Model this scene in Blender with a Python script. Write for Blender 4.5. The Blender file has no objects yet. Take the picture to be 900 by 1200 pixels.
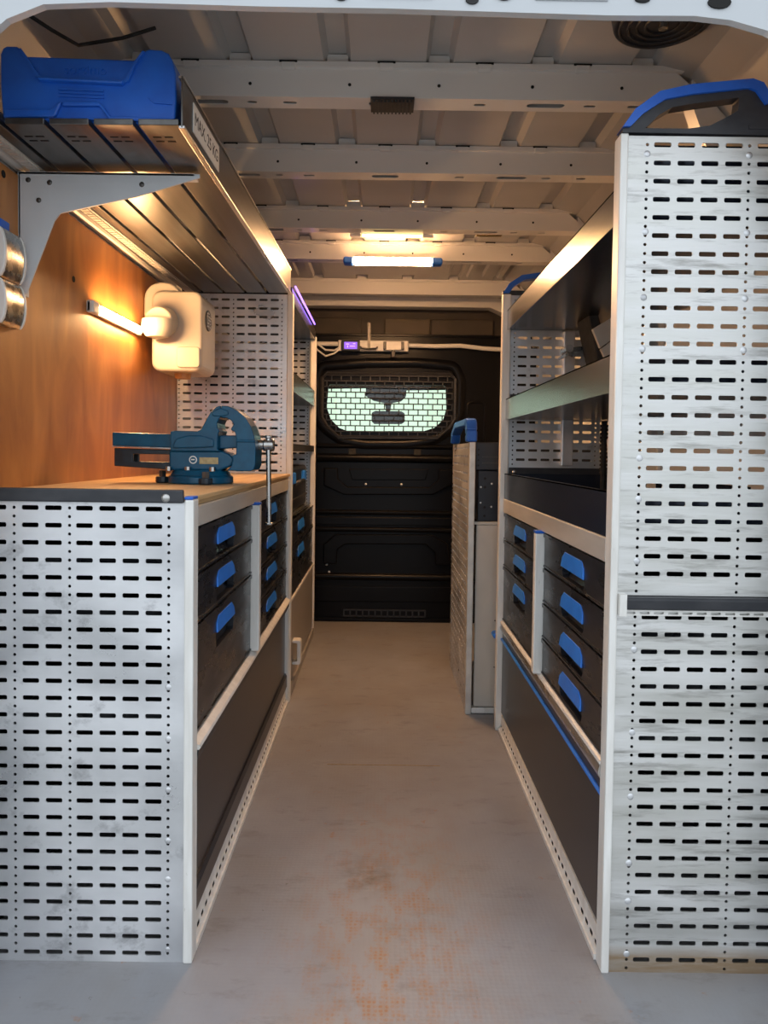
import bpy, math, random
from mathutils import Vector, Matrix
random.seed(7)
SC = bpy.context.scene
COL = SC.collection

# ------------------------------------------------------------------ camera
cam = bpy.data.cameras.new('camera')
camo = bpy.data.objects.new('camera', cam)
COL.objects.link(camo)
cam.sensor_fit = 'VERTICAL'
cam.sensor_height = 36.0
cam.lens = 870 / 1200 * 36
cam.shift_x = (450 - 446.6) / 1200
cam.shift_y = (560.4 - 600) / 1200
cam.clip_start = 0.02
_p, _r = math.radians(2.0), 0.013
Fw = Vector((0, math.cos(_p), -math.sin(_p)))
U0 = Vector((0, math.sin(_p), math.cos(_p)))
R0 = Vector((1, 0, 0))
Rv = R0 * math.cos(_r) + U0 * math.sin(_r)
Uv = U0 * math.cos(_r) - R0 * math.sin(_r)
m = Matrix((Rv, Uv, -Fw)).transposed().to_4x4()
m.translation = Vector((0, 0, 1.0))
camo.matrix_world = m
SC.camera = camo

# ------------------------------------------------------------------ overcast sky, exposure
world = bpy.data.worlds.new('overcast_sky')
SC.world = world
world.use_nodes = True
wn = world.node_tree.nodes
wn['Background'].inputs[0].default_value = (0.85, 0.925, 1.0, 1)
wn['Background'].inputs[1].default_value = 1.15
SC.view_settings.view_transform = 'Standard'
SC.view_settings.look = 'None'
SC.view_settings.gamma = 1
SC.view_settings.use_curve_mapping = False
SC.view_settings.exposure = 0.38
LED_WARM = (1.0, 0.54, 0.24)
WALL_LED_POWER = 185.0
ROOF_LED_POWER = 240.0

# ------------------------------------------------------------------ materials
MATS = {}


def mat(name, col, rough=0.5, metal=0.0, var=0.0, vscale=(8, 8, 8), col2=None, bump=0.0, bscale=(200, 200, 200),
        coat=0.0, spec=0.5, rvar=0.0, detail=4.0):
    m = bpy.data.materials.new(name)
    m.use_nodes = True
    nt = m.node_tree
    b = nt.nodes['Principled BSDF']
    b.inputs['Base Color'].default_value = (*col, 1)
    b.inputs['Roughness'].default_value = rough
    b.inputs['Metallic'].default_value = metal
    b.inputs['Coat Weight'].default_value = coat
    b.inputs['Specular IOR Level'].default_value = spec
    tc = nt.nodes.new('ShaderNodeTexCoord')

    def noise(scale, det=4.0):
        mp = nt.nodes.new('ShaderNodeMapping')
        mp.inputs['Scale'].default_value = scale
        nt.links.new(tc.outputs['Object'], mp.inputs['Vector'])
        n = nt.nodes.new('ShaderNodeTexNoise')
        n.inputs['Scale'].default_value = 1.0
        n.inputs['Detail'].default_value = det
        nt.links.new(mp.outputs[0], n.inputs['Vector'])
        return n
    n = noise(vscale, detail)
    ramp = nt.nodes.new('ShaderNodeValToRGB')
    c2 = col2 if col2 else tuple(c * (1 - var) for c in col)
    ramp.color_ramp.elements[0].position = 0.35
    ramp.color_ramp.elements[1].position = 0.65
    ramp.color_ramp.elements[0].color = (*c2, 1)
    ramp.color_ramp.elements[1].color = (*col, 1)
    nt.links.new(n.outputs['Fac'], ramp.inputs['Fac'])
    nt.links.new(ramp.outputs['Color'], b.inputs['Base Color'])
    if rvar:
        mr = nt.nodes.new('ShaderNodeMapRange')
        mr.inputs['From Min'].default_value = 0.3
        mr.inputs['From Max'].default_value = 0.7
        mr.inputs['To Min'].default_value = max(0.03, rough - rvar)
        mr.inputs['To Max'].default_value = min(1, rough + rvar)
        nt.links.new(n.outputs['Fac'], mr.inputs['Value'])
        nt.links.new(mr.outputs[0], b.inputs['Roughness'])
    if bump:
        n2 = noise(bscale, 2.0)
        bp = nt.nodes.new('ShaderNodeBump')
        bp.inputs['Strength'].default_value = bump
        bp.inputs['Distance'].default_value = 0.002
        nt.links.new(n2.outputs['Fac'], bp.inputs['Height'])
        nt.links.new(bp.outputs[0], b.inputs['Normal'])
    MATS[name] = m
    return m


def emit(name, col, strength):
    m = bpy.data.materials.new(name)
    m.use_nodes = True
    nt = m.node_tree
    b = nt.nodes['Principled BSDF']
    b.inputs['Base Color'].default_value = (*col, 1)
    b.inputs['Emission Color'].default_value = (*col, 1)
    b.inputs['Emission Strength'].default_value = strength
    MATS[name] = m
    return m


mat('galvanised', (0.79, 0.80, 0.82), 0.40, 0.70, col2=(0.60, 0.61, 0.63), vscale=(5, 5, 7), rvar=0.16, bump=0.10, bscale=(14, 14, 160), detail=7)
mat('scratched_alu', (0.76, 0.76, 0.75), 0.42, 0.68, col2=(0.60, 0.60, 0.57), vscale=(4, 4, 26), rvar=0.14, bump=0.16, bscale=(8, 8, 190), detail=8)
mat('post_alu', (0.86, 0.85, 0.82), 0.42, 0.15, col2=(0.74, 0.72, 0.68), vscale=(40, 40, 6), detail=6)
mat('bright_steel', (0.74, 0.73, 0.70), 0.30, 0.92, col2=(0.60, 0.58, 0.55), vscale=(30, 3, 30), rvar=0.08, bump=0.05, bscale=(300, 6, 300))
mat('fascia_alu', (0.72, 0.70, 0.66), 0.42, 0.45, col2=(0.60, 0.58, 0.54), vscale=(20, 3, 20))
mat('drawer_grey', (0.022, 0.024, 0.030), 0.30, 0.0, spec=0.4, col2=(0.014, 0.016, 0.021), vscale=(10, 6, 20), rvar=0.08, bump=0.05, bscale=(300, 300, 300))
mat('flap_dark', (0.022, 0.024, 0.031), 0.28, 0.0, spec=0.4, col2=(0.016, 0.018, 0.024), vscale=(3, 1.5, 3), detail=2)
mat('tray_dark', (0.022, 0.030, 0.052), 0.24, 0.35, col2=(0.018, 0.025, 0.044), vscale=(5, 1, 5), detail=1)
mat('tray_steel', (0.40, 0.43, 0.42), 0.22, 0.9, col2=(0.34, 0.36, 0.36), vscale=(3, 1, 3), detail=1, bump=0.04, bscale=(40, 6, 200))
mat('plank_steel', (0.15, 0.146, 0.142), 0.28, 0.85, col2=(0.11, 0.107, 0.103), vscale=(40, 2, 40), bump=0.05, bscale=(300, 5, 300))
mat('lip_steel', (0.36, 0.35, 0.335), 0.20, 0.92, col2=(0.31, 0.30, 0.29), vscale=(30, 2, 30), bump=0.05, bscale=(300, 5, 300))
mat('strip_black', (0.020, 0.022, 0.028), 0.42, 0.0, col2=(0.035, 0.036, 0.042), vscale=(20, 20, 40), bump=0.05)
mat('blue_plastic', (0.014, 0.135, 0.62), 0.38, 0.0, col2=(0.012, 0.105, 0.52), vscale=(14, 14, 14), bump=0.05, bscale=(500, 500, 500))
mat('blue_handle', (0.025, 0.22, 0.80), 0.35, 0.0, col2=(0.02, 0.18, 0.70), vscale=(20, 20, 20))
mat('vise_blue', (0.004, 0.088, 0.175), 0.30, 0.0, spec=0.3, col2=(0.004, 0.066, 0.135), vscale=(30, 30, 30), coat=0.1, bump=0.12, bscale=(120, 120, 120))
mat('vise_dark', (0.012, 0.028, 0.045), 0.35, 0.0, col2=(0.010, 0.016, 0.022), vscale=(30, 30, 30))
mat('steel', (0.55, 0.54, 0.52), 0.28, 1.0, col2=(0.40, 0.39, 0.37), vscale=(30, 30, 30), rvar=0.08)
mat('dark_steel', (0.16, 0.15, 0.14), 0.4, 0.8, col2=(0.09, 0.085, 0.08), vscale=(30, 30, 30))
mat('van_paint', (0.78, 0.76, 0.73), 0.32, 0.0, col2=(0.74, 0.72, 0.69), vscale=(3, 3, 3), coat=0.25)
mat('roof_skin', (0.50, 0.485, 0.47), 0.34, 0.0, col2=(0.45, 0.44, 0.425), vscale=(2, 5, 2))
mat('header_paint', (0.56, 0.585, 0.61), 0.30, 0.0, col2=(0.53, 0.555, 0.58), vscale=(3, 3, 3), coat=0.4)
mat('bulkhead_black', (0.0045, 0.0048, 0.0065), 0.30, 0.0, col2=(0.0035, 0.0038, 0.0055), vscale=(6, 6, 6), spec=0.15)
mat('hole_black', (0.006, 0.006, 0.006), 0.8)
mat('rubber', (0.015, 0.015, 0.015), 0.75, col2=(0.03, 0.03, 0.03), vscale=(40, 40, 40))
mat('white_plastic', (0.80, 0.79, 0.76), 0.38, 0.0, col2=(0.74, 0.73, 0.70), vscale=(10, 10, 10))
mat('cream_plastic', (0.52, 0.49, 0.42), 0.30, 0.0, col2=(0.48, 0.45, 0.38), vscale=(10, 10, 10))
mat('bracket_white', (0.66, 0.68, 0.70), 0.40, 0.0, col2=(0.61, 0.63, 0.65), vscale=(10, 10, 10))
mat('beige_panel', (0.60, 0.57, 0.52), 0.45, 0.0, col2=(0.54, 0.51, 0.46), vscale=(9, 9, 5))
mat('door_greybeige', (0.36, 0.34, 0.31), 0.40, 0.15, col2=(0.32, 0.30, 0.275), vscale=(6, 3, 6))
mat('brown_trim', (0.075, 0.058, 0.042), 0.6, col2=(0.05, 0.04, 0.03), vscale=(6, 6, 6))
mat('brown_trim_light', (0.12, 0.095, 0.065), 0.6, col2=(0.10, 0.08, 0.055), vscale=(6, 6, 6))
mat('navy_box', (0.014, 0.019, 0.032), 0.42, 0.0, col2=(0.010, 0.014, 0.024), vscale=(10, 10, 10))
mat('label_white', (0.78, 0.76, 0.72), 0.5)
mat('ink', (0.03, 0.03, 0.035), 0.6)
mat('gold', (0.42, 0.33, 0.17), 0.4, 0.7, col2=(0.30, 0.23, 0.12), vscale=(90, 90, 90))
mat('orange_tap', (0.50, 0.26, 0.10), 0.4)
mat('concrete', (0.42, 0.415, 0.40), 0.8, col2=(0.35, 0.345, 0.335), vscale=(3, 3, 3), bump=0.3, bscale=(60, 60, 60))
mat('cab_dark', (0.035, 0.035, 0.038), 0.6, col2=(0.025, 0.025, 0.028), vscale=(4, 4, 4))
mat('net_grey', (0.03, 0.03, 0.035), 0.5)
emit('roof_led', LED_WARM, ROOF_LED_POWER)
emit('roof_led_dim', (1.0, 0.72, 0.28), 3.5)
emit('wall_led', (1.0, 0.56, 0.24), WALL_LED_POWER)
emit('violet_led', (0.30, 0.16, 1.0), 2.2)
emit('violet_screen', (0.22, 0.10, 0.95), 0.75)
emit('screen_marks', (0.62, 0.50, 1.0), 0.9)


def wood(name, c1, c2, scale, rough=0.38):
    m = bpy.data.materials.new(name)
    m.use_nodes = True
    nt = m.node_tree
    b = nt.nodes['Principled BSDF']
    b.inputs['Roughness'].default_value = rough
    tc = nt.nodes.new('ShaderNodeTexCoord')
    mp = nt.nodes.new('ShaderNodeMapping')
    mp.inputs['Scale'].default_value = scale
    n = nt.nodes.new('ShaderNodeTexNoise')
    n.inputs['Scale'].default_value = 1.0
    n.inputs['Detail'].default_value = 6
    n.inputs['Distortion'].default_value = 0.8
    rp = nt.nodes.new('ShaderNodeValToRGB')
    rp.color_ramp.elements[0].position = 0.3
    rp.color_ramp.elements[1].position = 0.72
    rp.color_ramp.elements[0].color = (*c1, 1)
    rp.color_ramp.elements[1].color = (*c2, 1)
    nt.links.new(tc.outputs['Object'], mp.inputs[0])
    nt.links.new(mp.outputs[0], n.inputs['Vector'])
    nt.links.new(n.outputs['Fac'], rp.inputs[0])
    nt.links.new(rp.outputs[0], b.inputs['Base Color'])
    bp = nt.nodes.new('ShaderNodeBump')
    bp.inputs['Strength'].default_value = 0.12
    bp.inputs['Distance'].default_value = 0.003
    nt.links.new(n.outputs['Fac'], bp.inputs['Height'])
    nt.links.new(bp.outputs[0], b.inputs['Normal'])
    MATS[name] = m


def weather(name, dark, scale, amount, p0, p1, rust=False):
    m = MATS[name]
    nt = m.node_tree
    N, L = nt.nodes, nt.links
    b = N['Principled BSDF']
    src = b.inputs['Base Color'].links[0].from_socket
    tc = N.new('ShaderNodeTexCoord')
    mp = N.new('ShaderNodeMapping')
    mp.inputs['Scale'].default_value = scale
    L.new(tc.outputs['Object'], mp.inputs[0])
    n = N.new('ShaderNodeTexNoise')
    n.inputs['Scale'].default_value = 1
    n.inputs['Detail'].default_value = 8
    n.inputs['Roughness'].default_value = 0.68
    L.new(mp.outputs[0], n.inputs['Vector'])
    r = N.new('ShaderNodeValToRGB')
    r.color_ramp.elements[0].position = p0
    r.color_ramp.elements[1].position = p1
    r.color_ramp.elements[1].color = (amount, amount, amount, 1)
    L.new(n.outputs['Fac'], r.inputs[0])
    mx = N.new('ShaderNodeMix')
    mx.data_type = 'RGBA'
    L.new(r.outputs[0], mx.inputs['Factor'])
    L.new(src, mx.inputs[6])
    mx.inputs[7].default_value = (*dark, 1)
    out = mx.outputs[2]
    if rust:
        sep = N.new('ShaderNodeSeparateXYZ')
        L.new(tc.outputs['Object'], sep.inputs[0])
        mr = N.new('ShaderNodeMapRange')
        mr.inputs['From Min'].default_value = 0.055
        mr.inputs['From Max'].default_value = 0.030
        L.new(sep.outputs[2], mr.inputs['Value'])
        ml = N.new('ShaderNodeMath')
        ml.operation = 'MULTIPLY'
        L.new(mr.outputs[0], ml.inputs[0])
        L.new(n.outputs['Fac'], ml.inputs[1])
        ms = N.new('ShaderNodeMath')
        ms.operation = 'MULTIPLY'
        ms.use_clamp = True
        L.new(ml.outputs[0], ms.inputs[0])
        ms.inputs[1].default_value = 1.7
        m2 = N.new('ShaderNodeMix')
        m2.data_type = 'RGBA'
        L.new(ms.outputs[0], m2.inputs['Factor'])
        L.new(out, m2.inputs[6])
        m2.inputs[7].default_value = (0.42, 0.30, 0.19, 1)
        out = m2.outputs[2]
    L.new(out, b.inputs['Base Color'])


weather('galvanised', (0.20, 0.20, 0.21), (9, 9, 12), 0.75, 0.57, 0.74)
weather('scratched_alu', (0.22, 0.21, 0.19), (6, 6, 55), 0.8, 0.53, 0.74, rust=True)
weather('post_alu', (0.35, 0.31, 0.26), (90, 90, 30), 0.6, 0.66, 0.74)
wood('plywood_wall', (0.33, 0.115, 0.028), (0.58, 0.245, 0.066), (5, 10, 3))
wood('beech_top', (0.52, 0.33, 0.15), (0.68, 0.47, 0.25), (30, 3, 30))


def glass(name, col, rough=0.0):
    m = bpy.data.materials.new(name)
    m.use_nodes = True
    b = m.node_tree.nodes['Principled BSDF']
    b.inputs['Base Color'].default_value = (*col, 1)
    b.inputs['Transmission Weight'].default_value = 1.0
    b.inputs['Roughness'].default_value = rough
    b.inputs['IOR'].default_value = 1.45
    MATS[name] = m


glass('green_glass', (0.70, 0.85, 0.62))
glass('clear_glass', (0.95, 0.98, 0.95))
glass('frosted', (0.95, 0.90, 0.80), 0.35)


def floor_mat():
    m = bpy.data.materials.new('vinyl_floor')
    m.use_nodes = True
    nt = m.node_tree
    N, L = nt.nodes, nt.links
    b = N['Principled BSDF']
    tc = N.new('ShaderNodeTexCoord')

    def noise(scale, det=5, rough=0.6):
        mp = N.new('ShaderNodeMapping')
        mp.inputs['Scale'].default_value = scale
        L.new(tc.outputs['Object'], mp.inputs[0])
        n = N.new('ShaderNodeTexNoise')
        n.inputs['Scale'].default_value = 1
        n.inputs['Detail'].default_value = det
        n.inputs['Roughness'].default_value = rough
        L.new(mp.outputs[0], n.inputs['Vector'])
        return n.outputs['Fac']

    def ramp(src, p0, p1, c0=(0, 0, 0), c1=(1, 1, 1)):
        r = N.new('ShaderNodeValToRGB')
        r.color_ramp.elements[0].position = p0
        r.color_ramp.elements[1].position = p1
        r.color_ramp.elements[0].color = (*c0, 1)
        r.color_ramp.elements[1].color = (*c1, 1)
        L.new(src, r.inputs[0])
        return r.outputs[0]

    def math_(op, a, bb):
        n = N.new('ShaderNodeMath')
        n.operation = op
        for i, v in enumerate((a, bb)):
            if isinstance(v, (int, float)):
                n.inputs[i].default_value = v
            else:
                L.new(v, n.inputs[i])
        return n.outputs[0]

    def mix(f, a, bb):
        n = N.new('ShaderNodeMix')
        n.data_type = 'RGBA'
        L.new(f, n.inputs['Factor'])
        for k, v in ((6, a), (7, bb)):
            if isinstance(v, tuple):
                n.inputs[k].default_value = (*v, 1)
            else:
                L.new(v, n.inputs[k])
        return n.outputs[2]
    base = ramp(noise((4, 4, 4)), 0.3, 0.7, (0.260, 0.266, 0.295), (0.325, 0.332, 0.362))
    dust = ramp(noise((2.2, 1.6, 2), 6), 0.38, 0.68)
    col = mix(math_('MULTIPLY', dust, 0.55), base, (0.25, 0.215, 0.175))
    smear = ramp(noise((7, 16, 7), 7, 0.7), 0.55, 0.75)
    col = mix(math_('MULTIPLY', smear, 0.50), col, (0.12, 0.105, 0.09))
    # rust coloured dirt trodden into a dimpled surface near the doors: blotches with a dot pattern
    sep = N.new('ShaderNodeSeparateXYZ')
    L.new(tc.outputs['Object'], sep.inputs[0])
    gx = math_('POWER', math_('MULTIPLY', math_('SUBTRACT', sep.outputs[0], 0.03), 6.0), 2.0)
    gy = math_('POWER', math_('MULTIPLY', math_('SUBTRACT', sep.outputs[1], 1.42), 1.9), 2.0)
    near = math_('POWER', 2.718, math_('MULTIPLY', math_('ADD', gx, gy), -1.0))
    blot = ramp(noise((24, 12, 10), 6, 0.7), 0.45, 0.62)
    blot2 = ramp(noise((9, 9, 9), 4), 0.66, 0.70)
    vor = N.new('ShaderNodeTexVoronoi')
    vor.inputs['Scale'].default_value = 95
    vor.inputs['Randomness'].default_value = 0.25
    L.new(tc.outputs['Object'], vor.inputs['Vector'])
    dots = ramp(vor.outputs['Distance'], 0.25, 0.45, (1, 1, 1), (0.5, 0.5, 0.5))
    r1 = math_('MULTIPLY', math_('MULTIPLY', blot, near), dots)
    r2 = math_('MULTIPLY', math_('MULTIPLY', ramp(noise((20, 16, 10), 4), 0.66, 0.70), dots), 0.55)
    rust = math_('MINIMUM', math_('ADD', math_('MULTIPLY', r1, 1.0), r2), 0.85)
    col = mix(rust, col, (0.34, 0.150, 0.062))
    gx2 = math_('POWER', math_('MULTIPLY', math_('SUBTRACT', sep.outputs[0], -0.02), 17), 2.0)
    gy2 = math_('POWER', math_('MULTIPLY', math_('SUBTRACT', sep.outputs[1], 1.72), 17), 2.0)
    spot = math_('POWER', 2.718, math_('MULTIPLY', math_('ADD', gx2, gy2), -1.0))
    col = mix(math_('MULTIPLY', math_('MULTIPLY', spot, ramp(noise((22, 26, 10), 5), 0.35, 0.65)), 0.8), col, (0.09, 0.06, 0.04))
    specks = ramp(noise((55, 40, 30), 3), 0.72, 0.75)
    col = mix(math_('MULTIPLY', specks, 0.6), col, (0.10, 0.075, 0.055))
    L.new(col, b.inputs['Base Color'])
    L.new(math_('ADD', math_('MULTIPLY', noise((5, 5, 5)), 0.25), 0.30), b.inputs['Roughness'])
    bp = N.new('ShaderNodeBump')
    bp.inputs['Strength'].default_value = 0.25
    bp.inputs['Distance'].default_value = 0.001
    L.new(vor.outputs['Distance'], bp.inputs['Height'])
    L.new(bp.outputs[0], b.inputs['Normal'])
    MATS['vinyl_floor'] = m


floor_mat()

# ------------------------------------------------------------------ builders
ORG = {}


def org(o):
    while o is not None and o.name not in ORG:
        o = o.parent
    return ORG[o.name] if o is not None else Vector((0, 0, 0))


def thing(name, label, cat, loc=(0, 0, 0), group=None):
    o = bpy.data.objects.new(name, None)
    o.empty_display_size = 0.05
    COL.objects.link(o)
    o.location = loc
    o['label'] = label
    o['category'] = cat
    if group:
        o['group'] = group
    ORG[o.name] = Vector(loc)
    return o


def tag(o, label, cat, group=None):
    o['label'] = label
    o['category'] = cat
    if group:
        o['group'] = group
    return o


class MB:
    def __init__(s):
        s.v = []
        s.f = []

    def add(s, vs, fs):
        n = len(s.v)
        s.v += [tuple(v) for v in vs]
        s.f += [tuple(i + n for i in f) for f in fs]
        return s

    def box(s, x0, x1, y0, y1, z0, z1):
        x0, x1 = min(x0, x1), max(x0, x1)
        y0, y1 = min(y0, y1), max(y0, y1)
        z0, z1 = min(z0, z1), max(z0, z1)
        return s.add([(x0, y0, z0), (x1, y0, z0), (x1, y1, z0), (x0, y1, z0), (x0, y0, z1), (x1, y0, z1), (x1, y1, z1), (x0, y1, z1)],
                     [(0, 3, 2, 1), (4, 5, 6, 7), (0, 1, 5, 4), (1, 2, 6, 5), (2, 3, 7, 6), (3, 0, 4, 7)])

    def prism(s, poly, axis, a, b):
        """poly: 2D outline in the other two axes; extruded along axis from a to b"""
        area = sum(poly[i][0] * poly[(i + 1) % len(poly)][1] - poly[(i + 1) % len(poly)][0] * poly[i][1] for i in range(len(poly)))
        if area < 0:
            poly = poly[::-1]
        a, b = min(a, b), max(a, b)

        def P(u, v, w):
            return (w, u, v) if axis == 'x' else ((v, w, u) if axis == 'y' else (u, v, w))
        if axis == 'y':
            poly = [(q[1], q[0]) for q in poly][::-1]   # given as (x,z) -> stored (z,x)
        n = len(poly)
        vs = [P(u, v, a) for u, v in poly] + [P(u, v, b) for u, v in poly]
        fs = [tuple(range(n))[::-1], tuple(range(n, 2 * n))]
        fs += [(i, (i + 1) % n, n + (i + 1) % n, n + i) for i in range(n)]
        return s.add(vs, fs)

    def cyl(s, p0, p1, r, n=16, r1=None):
        p0, p1 = Vector(p0), Vector(p1)
        r1 = r if r1 is None else r1
        d = (p1 - p0).normalized()
        a = d.orthogonal().normalized()
        b = d.cross(a)
        vs = []
        for p, rr in ((p0, r), (p1, r1)):
            for i in range(n):
                t = 2 * math.pi * i / n
                vs.append(p + (a * math.cos(t) + b * math.sin(t)) * rr)
        fs = [tuple(range(n))[::-1], tuple(range(n, 2 * n))]
        fs += [(i, (i + 1) % n, n + (i + 1) % n, n + i) for i in range(n)]
        return s.add(vs, fs)

    def tube(s, pts, r, n=8):
        pts = [Vector(p) for p in pts]
        rings = []
        prev = None
        for i, p in enumerate(pts):
            d = (pts[min(i + 1, len(pts) - 1)] - pts[max(i - 1, 0)]).normalized()
            a = d.orthogonal().normalized() if prev is None else (prev - d * prev.dot(d)).normalized()
            prev = a
            b = d.cross(a)
            rings.append([p + (a * math.cos(2 * math.pi * k / n) + b * math.sin(2 * math.pi * k / n)) * r for k in range(n)])
        vs = [q for R in rings for q in R]
        fs = []
        for i in range(len(pts) - 1):
            for k in range(n):
                fs.append((i * n + k, i * n + (k + 1) % n, (i + 1) * n + (k + 1) % n, (i + 1) * n + k))
        fs.append(tuple(range(n))[::-1])
        fs.append(tuple(range((len(pts) - 1) * n, len(pts) * n)))
        return s.add(vs, fs)

    def dome(s, c, axis, r, h, n=10):
        c, d = Vector(c), Vector(axis).normalized()
        a = d.orthogonal().normalized()
        b = d.cross(a)
        vs = []
        for k, (rr, hh) in enumerate(((1, 0), (0.8, 0.55), (0.42, 0.9))):
            for i in range(n):
                t = 2 * math.pi * i / n
                vs.append(c + (a * math.cos(t) + b * math.sin(t)) * r * rr + d * h * hh)
        vs.append(c + d * h)
        fs = [tuple(range(n))[::-1]]
        for k in range(2):
            for i in range(n):
                fs.append((k * n + i, k * n + (i + 1) % n, (k + 1) * n + (i + 1) % n, (k + 1) * n + i))
        for i in range(n):
            fs.append((2 * n + i, 2 * n + (i + 1) % n, 3 * n))
        return s.add(vs, fs)

    def cells(s, cells, to3, t):
        """plate split into cells (u0,u1,v0,v1,hole); hole = (right-to-left upper loop, left-to-right lower loop) or None"""
        for (u0, u1, v0, v1, hole) in cells:
            if hole is None:
                poly = [[(u0, v0), (u1, v0), (u1, v1), (u0, v1)]]
                hp = []
            else:
                up, lo = hole          # up: from right-mid over top to left-mid ; lo: left-mid under to right-mid
                vm = up[0][1]
                poly = [[(u0, vm)] + up[::-1] + [(u1, vm), (u1, v1), (u0, v1)],
                        [(u1, vm)] + lo[::-1] + [(u0, vm), (u0, v0), (u1, v0)]]
                hp = up + lo[1:-1]
            for pg in poly:
                n = len(pg)
                s.add([to3(u, v, 0) for u, v in pg], [tuple(range(n))])
                s.add([to3(u, v, t) for u, v in pg], [tuple(range(n))[::-1]])
            if hp:
                n = len(hp)
                s.add([to3(u, v, 0) for u, v in hp] + [to3(u, v, t) for u, v in hp],
                      [(i, (i + 1) % n, n + (i + 1) % n, n + i) for i in range(n)])
        return s

    def build(s, name, material, parent=None, bevel=0.0, smooth=False, kind=None, seg=2):
        o_ = org(parent) if parent is not None else None
        if o_ is None:
            xs = [v[0] for v in s.v]
            ys = [v[1] for v in s.v]
            zs = [v[2] for v in s.v]
            o_ = Vector(((min(xs) + max(xs)) / 2, (min(ys) + max(ys)) / 2, min(zs))) if kind != 'structure' else Vector((0, 0, 0))
        me = bpy.data.meshes.new(name)
        me.from_pydata([(v[0] - o_[0], v[1] - o_[1], v[2] - o_[2]) for v in s.v], [], s.f)
        me.validate()
        me.update()
        ob = bpy.data.objects.new(name, me)
        COL.objects.link(ob)
        me.materials.append(MATS[material])
        if smooth:
            for p in me.polygons:
                p.use_smooth = True
            try:
                me.set_sharp_from_angle(angle=math.radians(40))
            except Exception:
                pass
        if parent is not None:
            ob.parent = parent
        else:
            ob.location = o_
            ORG[ob.name] = o_.copy()
        if bevel:
            md = ob.modifiers.new('bevel', 'BEVEL')
            md.width = bevel
            md.segments = seg
            md.limit_method = 'ANGLE'
            md.angle_limit = math.radians(35)
        if kind:
            ob['kind'] = kind
        return ob


def slot_hole(uc, vc, w, h, k=3):
    up, lo = [], []
    r = h / 2
    cx_ = w / 2 - r
    for i in range(k + 1):
        a = math.pi / 2 * i / k
        up.append((uc + cx_ + r * math.cos(a), vc + r * math.sin(a)))
    for i in range(k + 1):
        a = math.pi / 2 + math.pi / 2 * i / k
        up.append((uc - cx_ + r * math.cos(a), vc + r * math.sin(a)))
    if cx_ > 0.004 and h < 0.012:      # long slots: flat ends with small corner radii
        q = r * 0.62
        up = [(uc + w / 2, vc)]
        up += [(uc + w / 2 - q + q * math.cos(t), vc + r - q + q * math.sin(t)) for t in (0, math.pi / 4, math.pi / 2)]
        up += [(uc - w / 2 + q + q * math.cos(t), vc + r - q + q * math.sin(t)) for t in (math.pi / 2, 3 * math.pi / 4, math.pi)]
        up += [(uc - w / 2, vc)]
    if cx_ < 1e-6:
        up = [(uc + r * math.cos(math.pi * i / 4), vc + r * math.sin(math.pi * i / 4)) for i in range(5)]
    lo = [(2 * uc - a, 2 * vc - b) for a, b in up]
    return up, lo


SLOT_W, SLOT_H, HOLE_D, PITCH = 0.0320, 0.0090, 0.0064, 0.0334


def perf_cells(cols, u0, u1, v0, v1, vfirst, side=+1):
    """cols: list of ('s'|'h', u).  rows run down from vfirst with PITCH"""
    cols = sorted(cols, key=lambda c: c[1])
    edges = [u0]
    for a, b in zip(cols, cols[1:]):
        wa = SLOT_W / 2 if a[0] == 's' else HOLE_D / 2
        wb = SLOT_W / 2 if b[0] == 's' else HOLE_D / 2
        edges.append(((a[1] + wa) + (b[1] - wb)) / 2)
    edges.append(u1)
    out = []
    for (k, u), e0, e1 in zip(cols, edges, edges[1:]):
        p = PITCH if k == 's' else PITCH / 2
        v = vfirst if k == 's' else vfirst
        top = v1
        while v - (SLOT_H if k == 's' else HOLE_D) / 2 - 0.004 > v0:
            bot = v - p / 2
            if bot - p + 0.006 < v0 and v - p - 0.008 < v0:
                bot = v0
            bot = max(bot, v0)
            if k == 's':
                h = slot_hole(u, v, SLOT_W, SLOT_H)
            else:
                h = slot_hole(u, v, HOLE_D, HOLE_D)
            out.append((e0, e1, bot, top, h))
            top = bot
            v -= p
        if top > v0 + 1e-5:
            out.append((e0, e1, v0, top, None))
    return out


def perf_cols(start, sgn, width):
    """hole column, 4 slots, hole column, 2 slots, hole column, 2 slots ... from the aisle edge"""
    out = []
    u = 0.0
    out.append(('h', start))
    seq = [(4, 0.190), (2, 0.106), (2, 0.106), (4, 0.190)]
    for n, w in seq:
        m_ = (w - (n - 1) * 0.0443) / 2
        for i in range(n):
            uu = u + m_ + i * 0.0443
            if uu + SLOT_W / 2 < width:
                out.append(('s', start + sgn * uu))
        u += w
        if u + 0.006 < width:
            out.append(('h', start + sgn * u))
        else:
            break
    return out


def text_mesh(body, size, name, material, parent, M, depth=0.0006, align='CENTER'):
    cu = bpy.data.curves.new(name, 'FONT')
    cu.body = body
    cu.size = size
    cu.align_x = align
    cu.align_y = 'CENTER'
    cu.extrude = depth
    tmp = bpy.data.objects.new(name + '_tmp', cu)
    COL.objects.link(tmp)
    bpy.context.view_layer.update()
    dg = bpy.context.evaluated_depsgraph_get()
    me = bpy.data.meshes.new_from_object(tmp.evaluated_get(dg))
    bpy.data.objects.remove(tmp)
    bpy.data.curves.remove(cu)
    me.transform(Matrix.Translation(-org(parent)) @ M)
    me.materials.clear()
    me.materials.append(MATS[material])
    o = bpy.data.objects.new(name, me)
    COL.objects.link(o)
    o.parent = parent
    return o


def rivet(parent, c, axis, r=0.0055, h=0.003, name='rivet', material='galvanised'):
    h = h * 0.6
    return MB().dome(c, axis, r, h).build(name, material, parent, smooth=True)


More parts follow.
